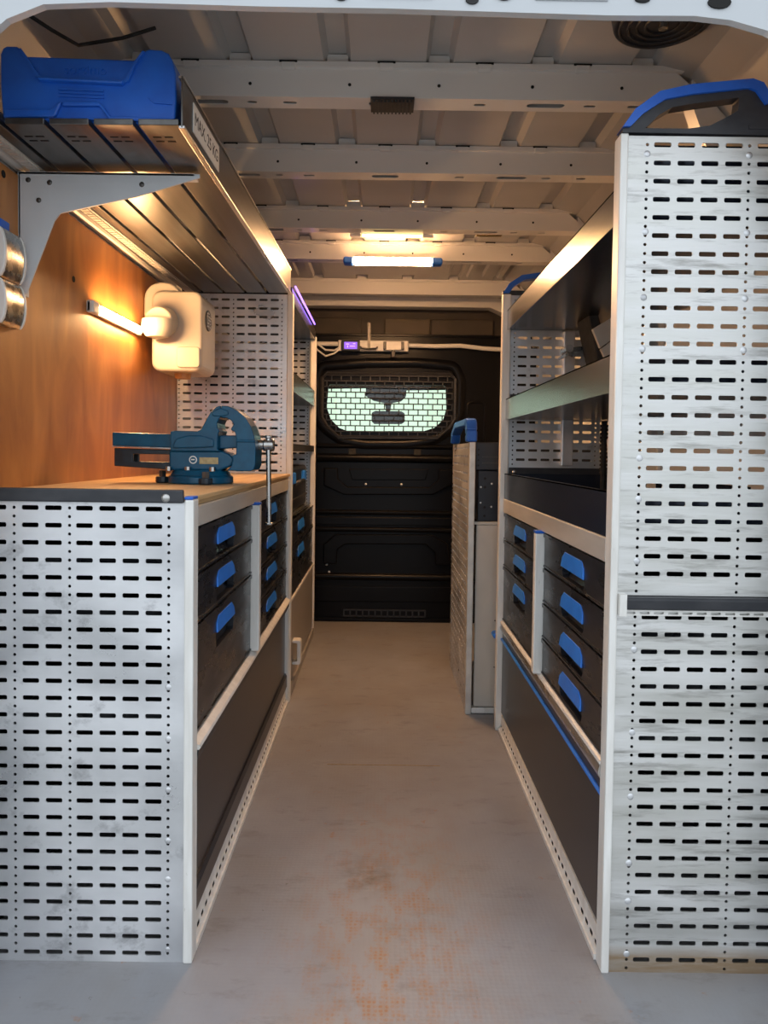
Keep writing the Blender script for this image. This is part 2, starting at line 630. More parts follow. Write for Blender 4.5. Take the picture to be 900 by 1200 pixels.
# ------------------------------------------------------------------ the van itself
XW0, XW1 = -0.83, 0.90        # inside of the side walls
YR, YB = 1.12, 4.36           # rear edge of the floor, face of the bulkhead
MB().box(-30, 30, -25, 40, -0.75, -0.70).build('ground', 'concrete', kind='structure')
fl = MB().box(XW0 - 0.05, XW1 + 0.05, YR, 4.60, -0.05, 0.0).build('floor', 'vinyl_floor', kind='structure')
MB().prism([(YR - 0.03, -0.06), (YR, -0.06), (YR, 0.001), (YR - 0.02, 0.001), (YR - 0.03, -0.006)], 'x', -0.78, 0.85).build('sill_strip', 'bright_steel', fl)
MB().box(-0.16, 0.20, 2.34, 2.3435, 0.0, 0.0006).build('floor_seam', 'gold', fl)

wl = MB().box(XW0 - 0.05, XW0, YR, 5.9, -0.05, 1.75).build('wall_left', 'van_paint', kind='structure')
wr = MB().box(XW1, XW1 + 0.05, YR, 5.9, -0.05, 1.75).build('wall_right', 'van_paint', kind='structure')
# side wall pressings seen through and above the right-hand rack
for y0 in (1.62, 2.30):
    MB().prism([(y0, 0.0), (y0 + 0.10, 0.0), (y0 + 0.13, 1.74), (y0 + 0.03, 1.74)], 'x', XW1 - 0.04, XW1).build('pillar', 'van_paint', wr, bevel=0.012)
MB().box(XW1 - 0.03, XW1, 1.2, 4.4, 1.62, 1.70).build('cant_rail', 'van_paint', wr, bevel=0.01)
MB().box(XW0, XW0 + 0.022, 1.44, 2.935, 0.0, 1.60).build('plywood_lining', 'plywood_wall', wl, bevel=0.002)
for (y, z) in ((1.592, 1.578), (1.95, 1.44)):
    MB().cyl((XW0 + 0.0215, y, z), (XW0 + 0.0235, y, z), 0.008, 12).build('screw_hole', 'hole_black', wl)
MB().box(XW0, XW0 + 0.03, 1.30, 2.93, 1.615, 1.70).build('cant_rail', 'van_paint', wl, bevel=0.01)

# roof skin: shallow pressed channels running front to back, curved into the sides
sec = [(XW0 - 0.03, 1.72), (-0.80, 1.80), (-0.745, 1.885), (-0.69, 1.935)]
for c in (-0.60, -0.36, -0.12, 0.13, 0.385, 0.63):
    sec += [(c - 0.034, 1.955), (c - 0.022, 1.978), (c + 0.022, 1.978), (c + 0.034, 1.955)]
sec += [(0.75, 1.935), (0.81, 1.885), (0.87, 1.80), (XW1 + 0.03, 1.72)]
mb = MB()
outer = [(x, z + 0.03) for x, z in sec]
n = len(sec)
for i in range(n - 1):
    (xa, za), (xb, zb) = sec[i], sec[i + 1]
    (xc, zc), (xd, zd) = outer[i + 1], outer[i]
    poly = [(xa, za), (xb, zb), (xc, zc), (xd, zd)]
    mb.prism(poly, 'y', 1.20, 4.62)
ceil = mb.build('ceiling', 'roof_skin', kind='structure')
# flat stiffening pads pressed between the channels
BEAMS = [1.86, 2.35, 2.93, 3.40, 4.13]


def beam(y, detail):
    out = [(-0.735, 1.872), (-0.735, 1.905), (-0.70, 1.942), (0.715, 1.942), (0.758, 1.905), (0.758, 1.872)]
    b = MB()
    b.prism(out, 'y', y, y + 0.004)
    b.prism([(x, z) for x, z in out], 'y', y + 0.058, y + 0.062)
    b.box(-0.735, 0.758, y - 0.012, y + 0.004, 1.940, 1.953)
    b.box(-0.735, 0.758, y + 0.058, y + 0.075, 1.940, 1.953)
    for c in (-0.60, -0.36, -0.12, 0.13, 0.385, 0.63):  # added blocks plug the roof channels against lamp light leaking over the beam
        b.box(c - 0.026, c + 0.026, y, y + 0.004, 1.94, 1.976)
    # lower web with its punched openings
    cells = []
    u = -0.735
    ops = []
    for (c, w) in ((-0.60, 0.05), (-0.44, 0.09), (-0.335, 0.024), (-0.24, 0.035), (0.0, 0.085), (0.235, 0.03), (0.40, 0.095), (0.51, 0.03), (0.62, 0.03)):
        ops.append((c, w))
    for c, w in ops:
        cells.append((u, c - w / 2 - 0.006, y + 0.004, y + 0.058, None))
        cells.append((c - w / 2 - 0.006, c + w / 2 + 0.006, y + 0.004, y + 0.058, slot_hole(c, y + 0.031, w, 0.022 if w > 0.06 else 0.012)))
        u = c + w / 2 + 0.006
    cells.append((u, 0.758, y + 0.004, y + 0.058, None))
    b.cells(cells, lambda a, c, t: (a, c, 1.872 + t), 0.002)
    o = b.build('roof_beam', 'van_paint', ceil)
    for x in (-0.77, 0.79):
        s = -1 if x < 0 else 1
        e = MB().prism([(x - s * 0.035, 1.872), (x - s * 0.035, 1.93), (x + s * 0.05, 1.84), (x + s * 0.06, 1.70), (x + s * 0.03, 1.70)], 'y', y + 0.005, y + 0.055)
        e.build('gusset', 'van_paint', o)
    if detail:
        for x in (-0.48, -0.24, 0.0, 0.24, 0.48):
            MB().box(x - 0.017, x + 0.017, y - 0.016, y - 0.001, 1.936, 1.950).build('clip', 'van_paint', o, bevel=0.002)
            MB().box(x - 0.022, x + 0.022, y - 0.0135, y - 0.0125, 1.9495, 1.9545).build('clip_gap', 'hole_black', o)
        for x in (-0.52, -0.335, -0.09, 0.13, 0.36, 0.58):
            MB().cyl((x, y - 0.0008, 1.903), (x, y + 0.001, 1.903), 0.0042, 8).build('bolt_hole', 'hole_black', o)
    return o


beams = [beam(y, i < 4) for i, y in enumerate(BEAMS)]
# last hoop over the bulkhead, with curved shoulders
hoop = [(-0.80, 1.60), (-0.74, 1.60), (-0.72, 1.74), (-0.66, 1.81), (-0.56, 1.845), (0.62, 1.845), (0.70, 1.81), (0.76, 1.74), (0.78, 1.60), (0.86, 1.60), (0.86, 1.95), (-0.80, 1.95)]
hp = MB()
n = len(hoop)
for a, b_ in (((-0.80, 1.95), 0),):
    pass
inner = hoop[1:9]
outer_ = [(-0.80, 1.60), (-0.80, 1.80), (-0.78, 1.88), (-0.60, 1.90), (0.66, 1.90), (0.82, 1.88), (0.85, 1.80), (0.86, 1.60)]
for i in range(len(inner) - 1):
    hp.prism([inner[i], inner[i + 1], outer_[i + 1], outer_[i]], 'y', 4.33, 4.42)
hp.build('roof_hoop', 'van_paint', ceil)
# pressed panel ends between the last two beams
for x in (-0.55, -0.47, -0.39, 0.46, 0.54, 0.62):
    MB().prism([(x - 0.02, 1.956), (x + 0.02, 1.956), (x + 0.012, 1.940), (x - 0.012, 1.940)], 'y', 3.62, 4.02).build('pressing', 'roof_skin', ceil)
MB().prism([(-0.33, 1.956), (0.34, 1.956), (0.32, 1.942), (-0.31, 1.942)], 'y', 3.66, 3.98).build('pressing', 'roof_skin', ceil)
# black cable clipped under the roof above the blue case
MB().tube([(-0.80, 1.46, 1.86), (-0.735, 1.50, 1.872), (-0.69, 1.56, 1.86), (-0.66, 1.62, 1.862), (-0.58, 1.66, 1.90), (-0.52, 1.70, 1.945)], 0.004).build('cable', 'rubber', ceil)

# rear door frame: header with rounded corners and pillars
hd = []
bot = [(-0.76, -0.05), (-0.76, 1.42), (-0.735, 1.54), (-0.68, 1.645), (-0.62, 1.698), (-0.56, 1.722), (-0.45, 1.727), (-0.20, 1.723), (0.0, 1.7225), (0.36, 1.716), (0.50, 1.717), (0.56, 1.711), (0.62, 1.695), (0.69, 1.655), (0.76, 1.56), (0.80, 1.42), (0.80, -0.05)]
top = [(-0.93, -0.05), (-0.93, 1.60), (-0.92, 1.75), (-0.88, 1.88), (-0.80, 1.98), (-0.60, 2.01), (-0.45, 2.02), (-0.20, 2.02), (0.0, 2.02), (0.36, 2.02), (0.50, 2.02), (0.60, 2.01), (0.80, 2.0), (0.88, 1.95), (0.95, 1.85), (0.97, 1.60), (0.97, -0.05)]
for i in range(len(bot) - 1):
    hd.append([bot[i], bot[i + 1], top[i + 1], top[i]])
mb = MB()
for pg in hd:
    mb.prism(pg, 'y', 1.235, 1.25)
trim = mb.build('trim_1', 'header_paint', kind='structure')
for (x, z, rx, rz, m_) in ((-0.52, 1.745, 0.013, 0.007, 'hole_black'), (-0.075, 1.741, 0.011, 0.008, 'rubber'), (0.138, 1.738, 0.011, 0.008, 'rubber'),
                           (0.19, 1.745, 0.013, 0.008, 'hole_black'), (0.415, 1.742, 0.013, 0.006, 'hole_black'), (0.54, 1.738, 0.019, 0.010, 'hole_black'), (-0.17, 1.752, 0.018, 0.006, 'hole_black')):
    pts = [(x + rx * math.cos(t * math.pi / 8), z + rz * math.sin(t * math.pi / 8)) for t in range(16)]
    MB().prism(pts, 'y', 1.232, 1.2355).build('plug' if m_ == 'rubber' else 'frame_hole', m_, trim)
for (x0, x1) in ((-0.03, 0.075), (0.24, 0.36), (-0.40, -0.23)):
    MB().prism([(x0, 1.738), (x1, 1.738), (x1 - 0.006, 1.775), (x0 + 0.006, 1.775)], 'y', 1.2315, 1.236).build('pressed_pad', 'header_paint', trim, bevel=0.002)

# ------------------------------------------------------------------ bulkhead with caged window, cab and windscreen
AP = [(-0.315, 1.385), (-0.325, 1.26), (-0.30, 1.19), (-0.25, 1.14), (-0.20, 1.122), (0.25, 1.128), (0.31, 1.148), (0.36, 1.195), (0.378, 1.265), (0.372, 1.39)]
mid = 1.26
up = [(0.378, mid), (0.372, 1.385), (0.36, 1.395), (-0.305, 1.392), (-0.315, 1.383), (-0.325, mid)]
lo = [(-0.325, mid), (-0.30, 1.19), (-0.25, 1.14), (-0.20, 1.122), (0.25, 1.128), (0.31, 1.148), (0.36, 1.195), (0.378, mid)]
bw = MB().cells([(XW0 + 0.002, XW1 - 0.002, 0.0, 1.69, (up, lo))], lambda u, v, w: (u, YB + w, v), 0.03)
bk = bw.build('wall_back', 'bulkhead_black', kind='structure')


def ridge(z, x0=-0.62, x1=0.68, h=0.022, d=0.022, name='rib'):
    return MB().prism([(YB + 0.002, z - h), (YB - d * 0.7, z - h * 0.55), (YB - d, z), (YB - d * 0.75, z + h * 0.6), (YB + 0.002, z + h)], 'x', x0, x1).build(name, 'bulkhead_black', bk, bevel=0.006)


for z, h, d in ((1.035, 0.016, 0.016), (0.965, 0.028, 0.030), (0.645, 0.018, 0.020), (0.545, 0.018, 0.020), (0.265, 0.024, 0.026)):
    ridge(z, h=h, d=d)
MB().box(-0.62, 0.68, YB - 0.012, YB + 0.002, 0.57, 0.62).build('panel_band', 'bulkhead_black', bk, bevel=0.005)


def moulding(pts, r, name='moulding'):
    P = [Vector((x, YB - 0.002, z)) for x, z in pts]
    sm = [P[0]]
    for i in range(1, len(P) - 1):
        a, b_, c = P[i - 1], P[i], P[i + 1]
        la = min(0.03, (b_ - a).length * 0.4)
        lc = min(0.03, (c - b_).length * 0.4)
        p0 = b_ + (a - b_).normalized() * la
        p1 = b_ + (c - b_).normalized() * lc
        for t in (0, 0.33, 0.67, 1):
            sm.append((1 - t) ** 2 * p0 + 2 * t * (1 - t) * b_ + t * t * p1)
    sm.append(P[-1])
    t_ = MB().tube(sm, r, 10)
    t_.v = [(x, YB + (y - YB) * 0.55, z) for x, y, z in t_.v]
    return t_.build(name, 'bulkhead_black', bk, smooth=True)


def pad(pts, d=0.016, name='pressed_panel', bv=0.007):
    return MB().prism(pts, 'y', YB - d, YB + 0.002).build(name, 'bulkhead_black', bk, bevel=bv, seg=3)


pad([(-0.335, 0.905), (-0.335, 0.800), (-0.215, 0.748), (0.305, 0.754), (0.415, 0.815), (0.415, 0.905), (0.335, 0.905), (0.335, 0.845), (0.285, 0.800), (-0.195, 0.796), (-0.250, 0.840), (-0.255, 0.905)], 0.020)
pad([(-0.335, 0.340), (-0.335, 0.455), (-0.265, 0.515), (0.305, 0.520), (0.400, 0.465), (0.415, 0.345), (0.325, 0.343), (0.320, 0.415), (0.265, 0.462), (-0.205, 0.458), (-0.250, 0.425), (-0.255, 0.340)], 0.020)
pad([(-0.19, 0.90), (-0.17, 0.835), (0.26, 0.84), (0.28, 0.905)], 0.006)
pad([(-0.62, 0.115), (-0.62, 0.205), (0.68, 0.21), (0.68, 0.12)], 0.008)
moulding([(0.50, 1.02), (0.50, 1.30), (0.60, 1.30), (0.60, 1.02)], 0.008)
# outer rounded surround of the window
moulding([(-0.10, 1.52), (-0.36, 1.50), (-0.385, 1.42), (-0.375, 1.19), (-0.33, 1.13), (-0.235, 1.065), (-0.10, 1.045), (0.15, 1.048), (0.30, 1.07), (0.40, 1.135), (0.455, 1.21), (0.46, 1.43), (0.42, 1.51), (0.20, 1.525), (-0.10, 1.52)], 0.030, 'window_surround')
for x, z in ((-0.09, 0.812), (0.12, 0.812), (0.14, 1.03), (-0.315, 0.335), (-0.30, 0.29)):
    rivet(bk, (x, YB - 0.001, z), (0, -1, 0), 0.008, 0.004, 'bolt')
for x in (-0.17, 0.21):
    MB().box(x - 0.02, x + 0.02, YB - 0.03, YB - 0.02, 0.985, 1.02).build('latch_slot', 'rubber', bk)
# vent row at the foot
b = MB()
b.box(-0.21, 0.27, YB - 0.012, YB, 0.065, 0.072)
b.box(-0.21, 0.27, YB - 0.012, YB, 0.028, 0.035)
for i in range(14):
    x = -0.21 + i * 0.48 / 13
    b.box(x - 0.004, x + 0.004, YB - 0.012, YB, 0.03, 0.07)
b.build('vent_row', 'strip_black', bk)
MB().box(-0.62, 0.68, YB - 0.02, YB + 0.002, 0.0, 0.022).build('kick_flange', 'bulkhead_black', bk, bevel=0.006)

# brick-pattern steel guard in front of the window
g = MB()
gx0, gx1, gz0, gz1 = -0.352, 0.425, 1.088, 1.452


def guard_half(z):
    """left and right limits of the guard at a height (corners cut away)"""
    t = max(0.0, (1.19 - z)) / 0.10
    u = max(0.0, (z - 1.425)) / 0.03
    c = 0.10 * t ** 1.3 + 0.03 * u
    return gx0 + c, gx1 - c


PZ, PX, BT = 0.0325, 0.0563, 0.0062
nrow = int((gz1 - gz0) / PZ)
for r_ in range(nrow + 1):
    z = gz0 + r_ * PZ
    a, c = guard_half(z)
    g.box(a, c, YB - 0.020, YB - 0.014, z - BT / 2, z + BT / 2)
    if r_ < nrow:
        a, c = guard_half(z + PZ / 2)
        k = 0
        x = gx0 + (PX / 2 if r_ % 2 else 0)
        while x < c + 0.001:
            if x > a - 0.001:
                g.box(x - BT / 2, x + BT / 2, YB - 0.020, YB - 0.014, z, z + PZ)
            x += PX
gd = g.build('window_guard', 'strip_black', bk)
ring = [(gx0, 1.20), (gx0 + 0.03, 1.15), (gx0 + 0.10, 1.085), (gx1 - 0.10, 1.088), (gx1 - 0.03, 1.15), (gx1, 1.20), (gx1, 1.43), (gx1 - 0.03, 1.458), (gx0 + 0.03, 1.455), (gx0, 1.43), (gx0, 1.20)]
MB().tube([(x, YB - 0.014, z) for x, z in ring], 0.012, 6).build('guard_frame', 'strip_black', gd)
w1 = MB().prism([(-0.335, 1.11), (0.39, 1.11), (0.39, 1.405), (-0.335, 1.405)], 'y', YB + 0.032, YB + 0.036).build('window_1', 'clear_glass', kind='structure')
# brown storage fronts above the bulkhead
mb = MB().box(-0.80, 0.86, 4.50, 4.56, 1.69, 1.95).build('upper_panel', 'brown_trim', bk)
for x0, x1, m_ in ((-0.62, -0.13, 'brown_trim'), (0.01, 0.28, 'brown_trim_light'), (0.29, 0.66, 'brown_trim')):
    MB().box(x0, x1, 4.47, 4.50, 1.695, 1.80).build('storage_front', m_, bk, bevel=0.004)
MB().box(-0.80, 0.86, YB - 0.006, 4.56, 1.675, 1.69).build('top_ledge', 'bulkhead_black', bk, bevel=0.003)

# cab beyond the bulkhead: shell, windscreen, visors, mirror
cs = MB()
cs.box(XW0, XW1, 4.60, 5.35, 1.72, 1.78)
cs.box(XW0, XW1, 4.60, 6.3, -0.05, 0.0)
cs.prism([(5.75, 0.0), (6.3, 0.0), (6.3, 0.80), (6.05, 0.92), (5.75, 0.92)], 'x', XW0, XW1)
for x in (XW0, XW1 - 0.06):
    cs.prism([(5.28, 1.78), (5.40, 1.78), (6.30, 0.85), (6.18, 0.85)], 'x', x, x + 0.06)
    cs.prism([(5.3, 0.0), (6.3, 0.0), (6.3, 0.9), (5.3, 1.75)], 'x', x + (0.0 if x < 0 else 0.04), x + (0.02 if x < 0 else 0.06))
cs.prism([(5.28, 1.78), (5.38, 1.78), (5.44, 1.68), (5.32, 1.66)], 'x', XW0, XW1)
cab = cs.build('wall_front', 'cab_dark', kind='structure')
MB().prism([(5.36, 1.74), (5.366, 1.74), (6.236, 0.86), (6.23, 0.86)], 'x', XW0 + 0.05, XW1 - 0.05).build('window_2', 'green_glass', kind='structure')
for x0, x1, lb in ((-0.62, -0.02, 'dark sun visor folded under the cab roof, left of the mirror'), (0.10, 0.72, 'dark sun visor folded under the cab roof, right of the mirror')):
    v = MB().prism([(x0, 1.455), (x0 + 0.05, 1.440), (x1 - 0.10, 1.452), (x1, 1.50), (x1, 1.66), (x0, 1.66)], 'y', 5.28, 5.30).build('sun_visor', 'cab_dark', bevel=0.006)
    tag(v, lb, 'sun visor', 'cab sun visors')
rm = thing('rear_view_mirror', 'dark rear-view mirror seen through the caged bulkhead window', 'mirror', (0.045, 5.42, 1.205))
MB().prism([(-0.075, 1.225), (-0.055, 1.205), (0.145, 1.207), (0.168, 1.225), (0.165, 1.285), (0.14, 1.30), (-0.05, 1.30), (-0.075, 1.285)], 'y', 5.40, 5.44).build('mirror_housing', 'cab_dark', rm, bevel=0.006)
MB().prism([(0.03, 1.295), (0.06, 1.295), (0.07, 1.36), (0.14, 1.375), (0.175, 1.41), (0.18, 1.66), (-0.12, 1.66), (-0.12, 1.41), (-0.06, 1.375), (0.02, 1.36)], 'y', 5.44, 5.47).build('mirror_foot', 'cab_dark', rm, bevel=0.004)


# ------------------------------------------------------------------ shared rack pieces
def drawer(parent, s, xf, y0, y1, z0, z1, hy, hz, hw=0.20, hh=0.042, back=0.36):
    """s=+1 faces +X.  hy,hz: centre of the blue grip"""
    g_ = 0.0025
    y0 += g_
    y1 -= g_
    z0 += g_
    z1 -= g_
    b = MB()

    def to3(u, v, w):
        return (xf - s * w, u, v)
    rb = max(hz - hh / 2 - 0.030, z0 + 0.006)
    rt = hz + hh / 2 - 0.008
    a = hw / 2
    up_ = [(hy + a, hz - hh / 2), (hy + a - 0.008, rt - 0.004), (hy + a - 0.016, rt), (hy - a + 0.016, rt), (hy - a + 0.008, rt - 0.004), (hy - a, hz - hh / 2)]
    lo_ = [(hy - a, hz - hh / 2), (hy - a + 0.004, rb + 0.006), (hy - a + 0.012, rb), (hy + a - 0.012, rb), (hy + a - 0.004, rb + 0.006), (hy + a, hz - hh / 2)]
    hole = (up_, lo_)
    cells = [(y0, hy - a - 0.02, z0, z1, None), (hy - a - 0.02, hy + a + 0.02, z0, z1, hole), (hy + a + 0.02, y1, z0, z1, None)]
    b.cells(cells, to3, 0.016)
    # rolled lip along the top edge, scoop behind the grip, drawer box
    b.box(xf, xf + s * 0.004, y0, y1, z1 - 0.010, z1)
    b.box(xf, xf + s * 0.003, y0, y1, z0, z0 + 0.004)
    b.add([(xf - s * 0.014, hy - a, rb), (xf - s * 0.014, hy + a, rb), (xf - s * 0.055, hy + a * 0.9, rt), (xf - s * 0.055, hy - a * 0.9, rt)], [(0, 1, 2, 3)])
    b.box(xf - s * 0.060, xf - s * 0.058, hy - a - 0.01, hy + a + 0.01, rb - 0.004, rt + 0.01)
    xb = xf - s * back
    b.box(xf - s * 0.016, xb, y0 + 0.01, y1 - 0.01, z0 + 0.002, z0 + 0.006)
    b.box(xf - s * 0.016, xb, y0 + 0.010, y0 + 0.013, z0 + 0.002, z0 + 0.05)
    b.box(xf - s * 0.016, xb, y1 - 0.013, y1 - 0.010, z0 + 0.002, z0 + 0.05)
    d = b.build('drawer', 'drawer_grey', parent)
    a2 = hw / 2
    h0, h1 = hz - hh / 2 + 0.006, hz + hh / 2
    pts = [(hy - a2, h0), (hy + a2, h0), (hy + a2 - 0.006, h1 - 0.014), (hy + a2 - 0.026, h1), (hy - a2 + 0.026, h1), (hy - a2 + 0.006, h1 - 0.014)]
    h = MB()
    h.prism(pts, 'x', xf - s * 0.003, xf + s * 0.0015)
    # the plate leans out towards its lower edge like a hood
    h.v = [(x + (s * 0.004 * (h1 - z) / hh), y, z) for x, y, z in h.v]
    h.build('handle', 'blue_handle', d, bevel=0.0018)
    return d


def plinth(parent, s, xf, y0, y1):
    """slotted aluminium strip at the floor"""
    cells = []
    n = int((y1 - y0) / 0.034)
    p = (y1 - y0) / n
    for i in range(n):
        c = y0 + (i + 0.5) * p
        cells.append((y0 + i * p, y0 + (i + 1) * p, 0.018, 0.048, slot_hole(c, 0.033, 0.021, 0.011)))
    # the slotted face slopes out towards the floor
    def to3(u, v, w):
        t = (0.052 - v) / 0.036
        return (xf - s * (0.010 + w) + s * 0.009 * t, u, 0.012 + (v - 0.016) * 0.62)
    cells = [(c[0], c[1], c[2] - 0.002, c[3] + 0.004, slot_hole((c[0] + c[1]) / 2, 0.034, 0.026, 0.014)) for c in cells]
    b = MB().cells(cells, to3, 0.003)
    b.box(xf - s * 0.014, xf - s * 0.008, y0, y1, 0.034, 0.058)
    b.box(xf - s * 0.004, xf + s * 0.003, y0, y1, 0.001, 0.0125)
    o = b.build('plinth_strip', 'post_alu', parent)
    MB().prism([(xf - s * 0.020, 0.036), (xf - s * 0.016, 0.036), (xf - s * 0.007, 0.008), (xf - s * 0.011, 0.008)], 'y', y0, y1).build('plinth_backing', 'hole_black', parent)
    return o


def post(parent, x0, x1, y0, y1, z0, z1, name='post', material='post_alu'):
    return MB().box(x0, x1, y0, y1, z0, z1).build(name, material, parent, bevel=0.003)


def tray(parent, s, xf, xb, y0, y1, z0, z1, lip='tray_steel', floor_='tray_dark', name='shelf_tray', rim=True):
    b = MB()
    b.box(xf - s * 0.002, xb, y0, y1, z0, z0 + 0.004)
    b.box(xb - s * -0.004, xb, y0, y1, z0, z1)
    for y in (y0, y1 - 0.003):
        b.box(xf - s * 0.01, xb, y, y + 0.003, z0, z1)
    t = b.build(name, floor_, parent)
    l_ = MB().box(xf - s * 0.003, xf, y0, y1, z0 - 0.001, z1)
    if rim:
        l_.box(xf - s * 0.014, xf, y0, y1, z1 - 0.003, z1)
    l_.build('front_lip', lip, t)
    return t


def grip_handle(parent, pts_out, pts_in, y0, y1, nblue, name='carry_handle'):
    """closed loop handle, outline in X-Z, blue cap over the top run"""
    b = MB()
    n = len(pts_out)
    for i in range(n):
        j = (i + 1) % n
        b.prism([pts_out[i], pts_out[j], pts_in[j], pts_in[i]], 'y', y0, y1)
    h = b.build(name, 'strip_black', parent)
    return h


# ------------------------------------------------------------------ left: workbench cabinet
XL = -0.365
wb = thing('workbench_cabinet', 'long dark-drawered workbench cabinet with perforated metal end panel, under the wooden worktop', 'cabinet', (-0.58, 2.17, 0))
cols = perf_cols(-0.4045, -1, 0.39)
cells = perf_cells(cols, -0.806, -0.373, 0.0, 0.900, 0.886)
MB().cells(cells, lambda u, v, w: (u, 1.415 + w, v), 0.0025).build('end_panel', 'galvanised', wb)
post(wb, -0.374, -0.356, 1.410, 1.448, 0.0, 0.905, 'corner_post')
MB().box(-0.374, -0.357, 1.409, 1.449, 0.905, 0.911).build('post_cap', 'blue_plastic', wb, bevel=0.002)
for z in (0.545, 0.444, 0.344, 0.244, 0.168):
    rivet(wb, (-0.4045, 1.415, z - 0.003), (0, -1, 0), 0.006, 0.003)
for z in (0.019,):
    rivet(wb, (-0.4045, 1.415, z + 0.006), (0, -1, 0), 0.005, 0.002)
post(wb, -0.39, -0.357, 2.905, 2.925, 0.0, 0.889, 'corner_post')
MB().box(-0.79, -0.785, 1.45, 2.92, 0.01, 0.88).build('back_panel', 'drawer_grey', wb)
MB().box(-0.78, -0.385, 1.43, 2.905, 0.396, 0.404).build('cabinet_floor', 'tray_steel', wb)
MB().box(-0.385, XL + 0.004, 1.449, 2.905, 0.848, 0.890).build('fascia', 'fascia_alu', wb, bevel=0.002)
dv = post(wb, -0.372, -0.345, 2.115, 2.145, 0.424, 0.845, 'divider_post')
MB().prism([(-0.372, 2.113), (-0.344, 2.113), (-0.344, 2.147), (-0.372, 2.147)], 'z', 0.845, 0.853).build('post_cap', 'blue_plastic', dv, bevel=0.002)
for zb, zt, hz in ((0.750, 0.846, 0.803), (0.648, 0.750, 0.706), (0.426, 0.648, 0.602)):
    drawer(wb, 1, XL - 0.004, 1.452, 2.113, zb, zt, 1.765, hz)
for zb, zt, hz in ((0.742, 0.846, 0.802), (0.640, 0.742, 0.697), (0.535, 0.640, 0.594), (0.426, 0.535, 0.490)):
    drawer(wb, 1, XL - 0.004, 2.147, 2.903, zb, zt, 2.51, hz, 0.22)
rl = MB().prism([(-0.385, 0.407), (-0.353, 0.407), (-0.350, 0.411), (-0.353, 0.416), (-0.366, 0.424), (-0.385, 0.424)], 'y', 1.449, 2.904).build('ledge_rail', 'post_alu', wb)
MB().prism([(-0.385, 0.406), (-0.354, 0.406), (-0.357, 0.390), (-0.364, 0.372), (-0.385, 0.372)], 'y', 1.449, 2.904).build('rail_profile', 'strip_black', wb)
fp = MB().box(-0.385, XL - 0.006, 1.449, 2.904, 0.066, 0.372).build('flap_door', 'flap_dark', wb, bevel=0.002)
MB().prism([(-0.372, 0.122), (-0.367, 0.122), (-0.362, 0.112), (-0.362, 0.070), (-0.372, 0.070)], 'y', 1.449, 2.904).build('flap_rib', 'flap_dark', fp)
plinth(wb, 1, XL + 0.006, 1.449, 2.904)

wt = MB().prism([(-0.807, 1.4185), (-0.3755, 1.4185), (-0.3755, 1.4495), (-0.357, 1.4495), (-0.357, 2.922), (-0.807, 2.922)], 'z', 0.9005, 0.911)
wt.box(-0.807, -0.364, 1.4495, 2.922, 0.8905, 0.9005)
wt = tag(wt.build('worktop', 'beech_top', bevel=0.002), 'pale wooden worktop with dark front edge strip, the vise standing on it', 'worktop')

eb = MB().box(-0.806, -0.3745, 1.404, 1.414, 0.898, 0.924).build('edge_strip', 'strip_black', wt, bevel=0.003)
MB().dome((-0.408, 1.404, 0.908), (0, -1, 0), 0.0085, 0.004, 14).build('screw', 'steel', eb, smooth=True)

# ------------------------------------------------------------------ left: tall rack behind the bench
tr = thing('tall_rack', 'tall rack beside the bulkhead with perforated side and a grey-beige lower door', 'rack', (-0.58, 3.5, 0))
cols = perf_cols(-0.3965, -1, 0.41)
cells = perf_cells(cols, -0.806, -0.376, 0.0, 1.612, 1.590)
MB().cells(cells, lambda u, v, w: (u, 2.928 + w, v), 0.0025).build('side_panel', 'galvanised', tr)
post(tr, -0.3755, -0.353, 2.926, 2.965, 0.0, 1.615, 'corner_post')
MB().cells(perf_cells(perf_cols(-0.405, -1, 0.39), -0.806, -0.386, 0.0, 1.615, 1.59), lambda u, v, w: (u, 4.050 + w, v), 0.0025).build('side_panel', 'galvanised', tr)
post(tr, -0.386, -0.358, 4.02, 4.055, 0.0, 1.618, 'corner_post')
# slotted flange inside the far post
MB().cells(perf_cells([('h', 4.006)], 3.990, 4.019, 1.02, 1.612, 1.60), lambda u, v, w: (-0.386 - w, u, v), 0.002).build('post_flange', 'post_alu', tr)
tray(tr, 1, -0.364, -0.80, 2.968, 4.015, 1.245, 1.325, 'tray_steel', 'tray_dark')
tray(tr, 1, -0.364, -0.80, 2.968, 4.015, 1.000, 1.030, 'strip_black', 'tray_dark')
tray(tr, 1, -0.362, -0.80, 2.968, 4.015, 1.600, 1.650, 'tray_steel', 'tray_dark')
MB().box(-0.80, -0.38, 2.968, 4.015, 0.716, 0.724).build('bay_floor', 'tray_steel', tr)
for zb, zt, hz in ((0.602, 0.712, 0.662), (0.392, 0.602, 0.548)):
    drawer(tr, 1, XL - 0.004, 2.968, 4.016, zb, zt, 3.43, hz, 0.25, 0.05)
dr = MB().box(-0.385, XL, 2.968, 4.016, 0.045, 0.386).build('door', 'door_greybeige', tr, bevel=0.003)
MB().box(-0.37, -0.361, 2.967, 4.016, 0.380, 0.391).build('door_edge', 'post_alu', dr)
MB().prism([(3.10, 0.0), (3.10, 0.0)] if False else [(-0.365, 0.100), (-0.335, 0.100), (-0.330, 0.106), (-0.330, 0.198), (-0.335, 0.204), (-0.365, 0.204), (-0.365, 0.192), (-0.345, 0.190), (-0.345, 0.114), (-0.365, 0.112)], 'y', 3.10, 3.15).build('handle', 'post_alu', dr, bevel=0.003)
MB().box(-0.375, -0.357, 2.968, 4.016, 0.002, 0.040).build('plinth_strip', 'door_greybeige', tr, bevel=0.002)
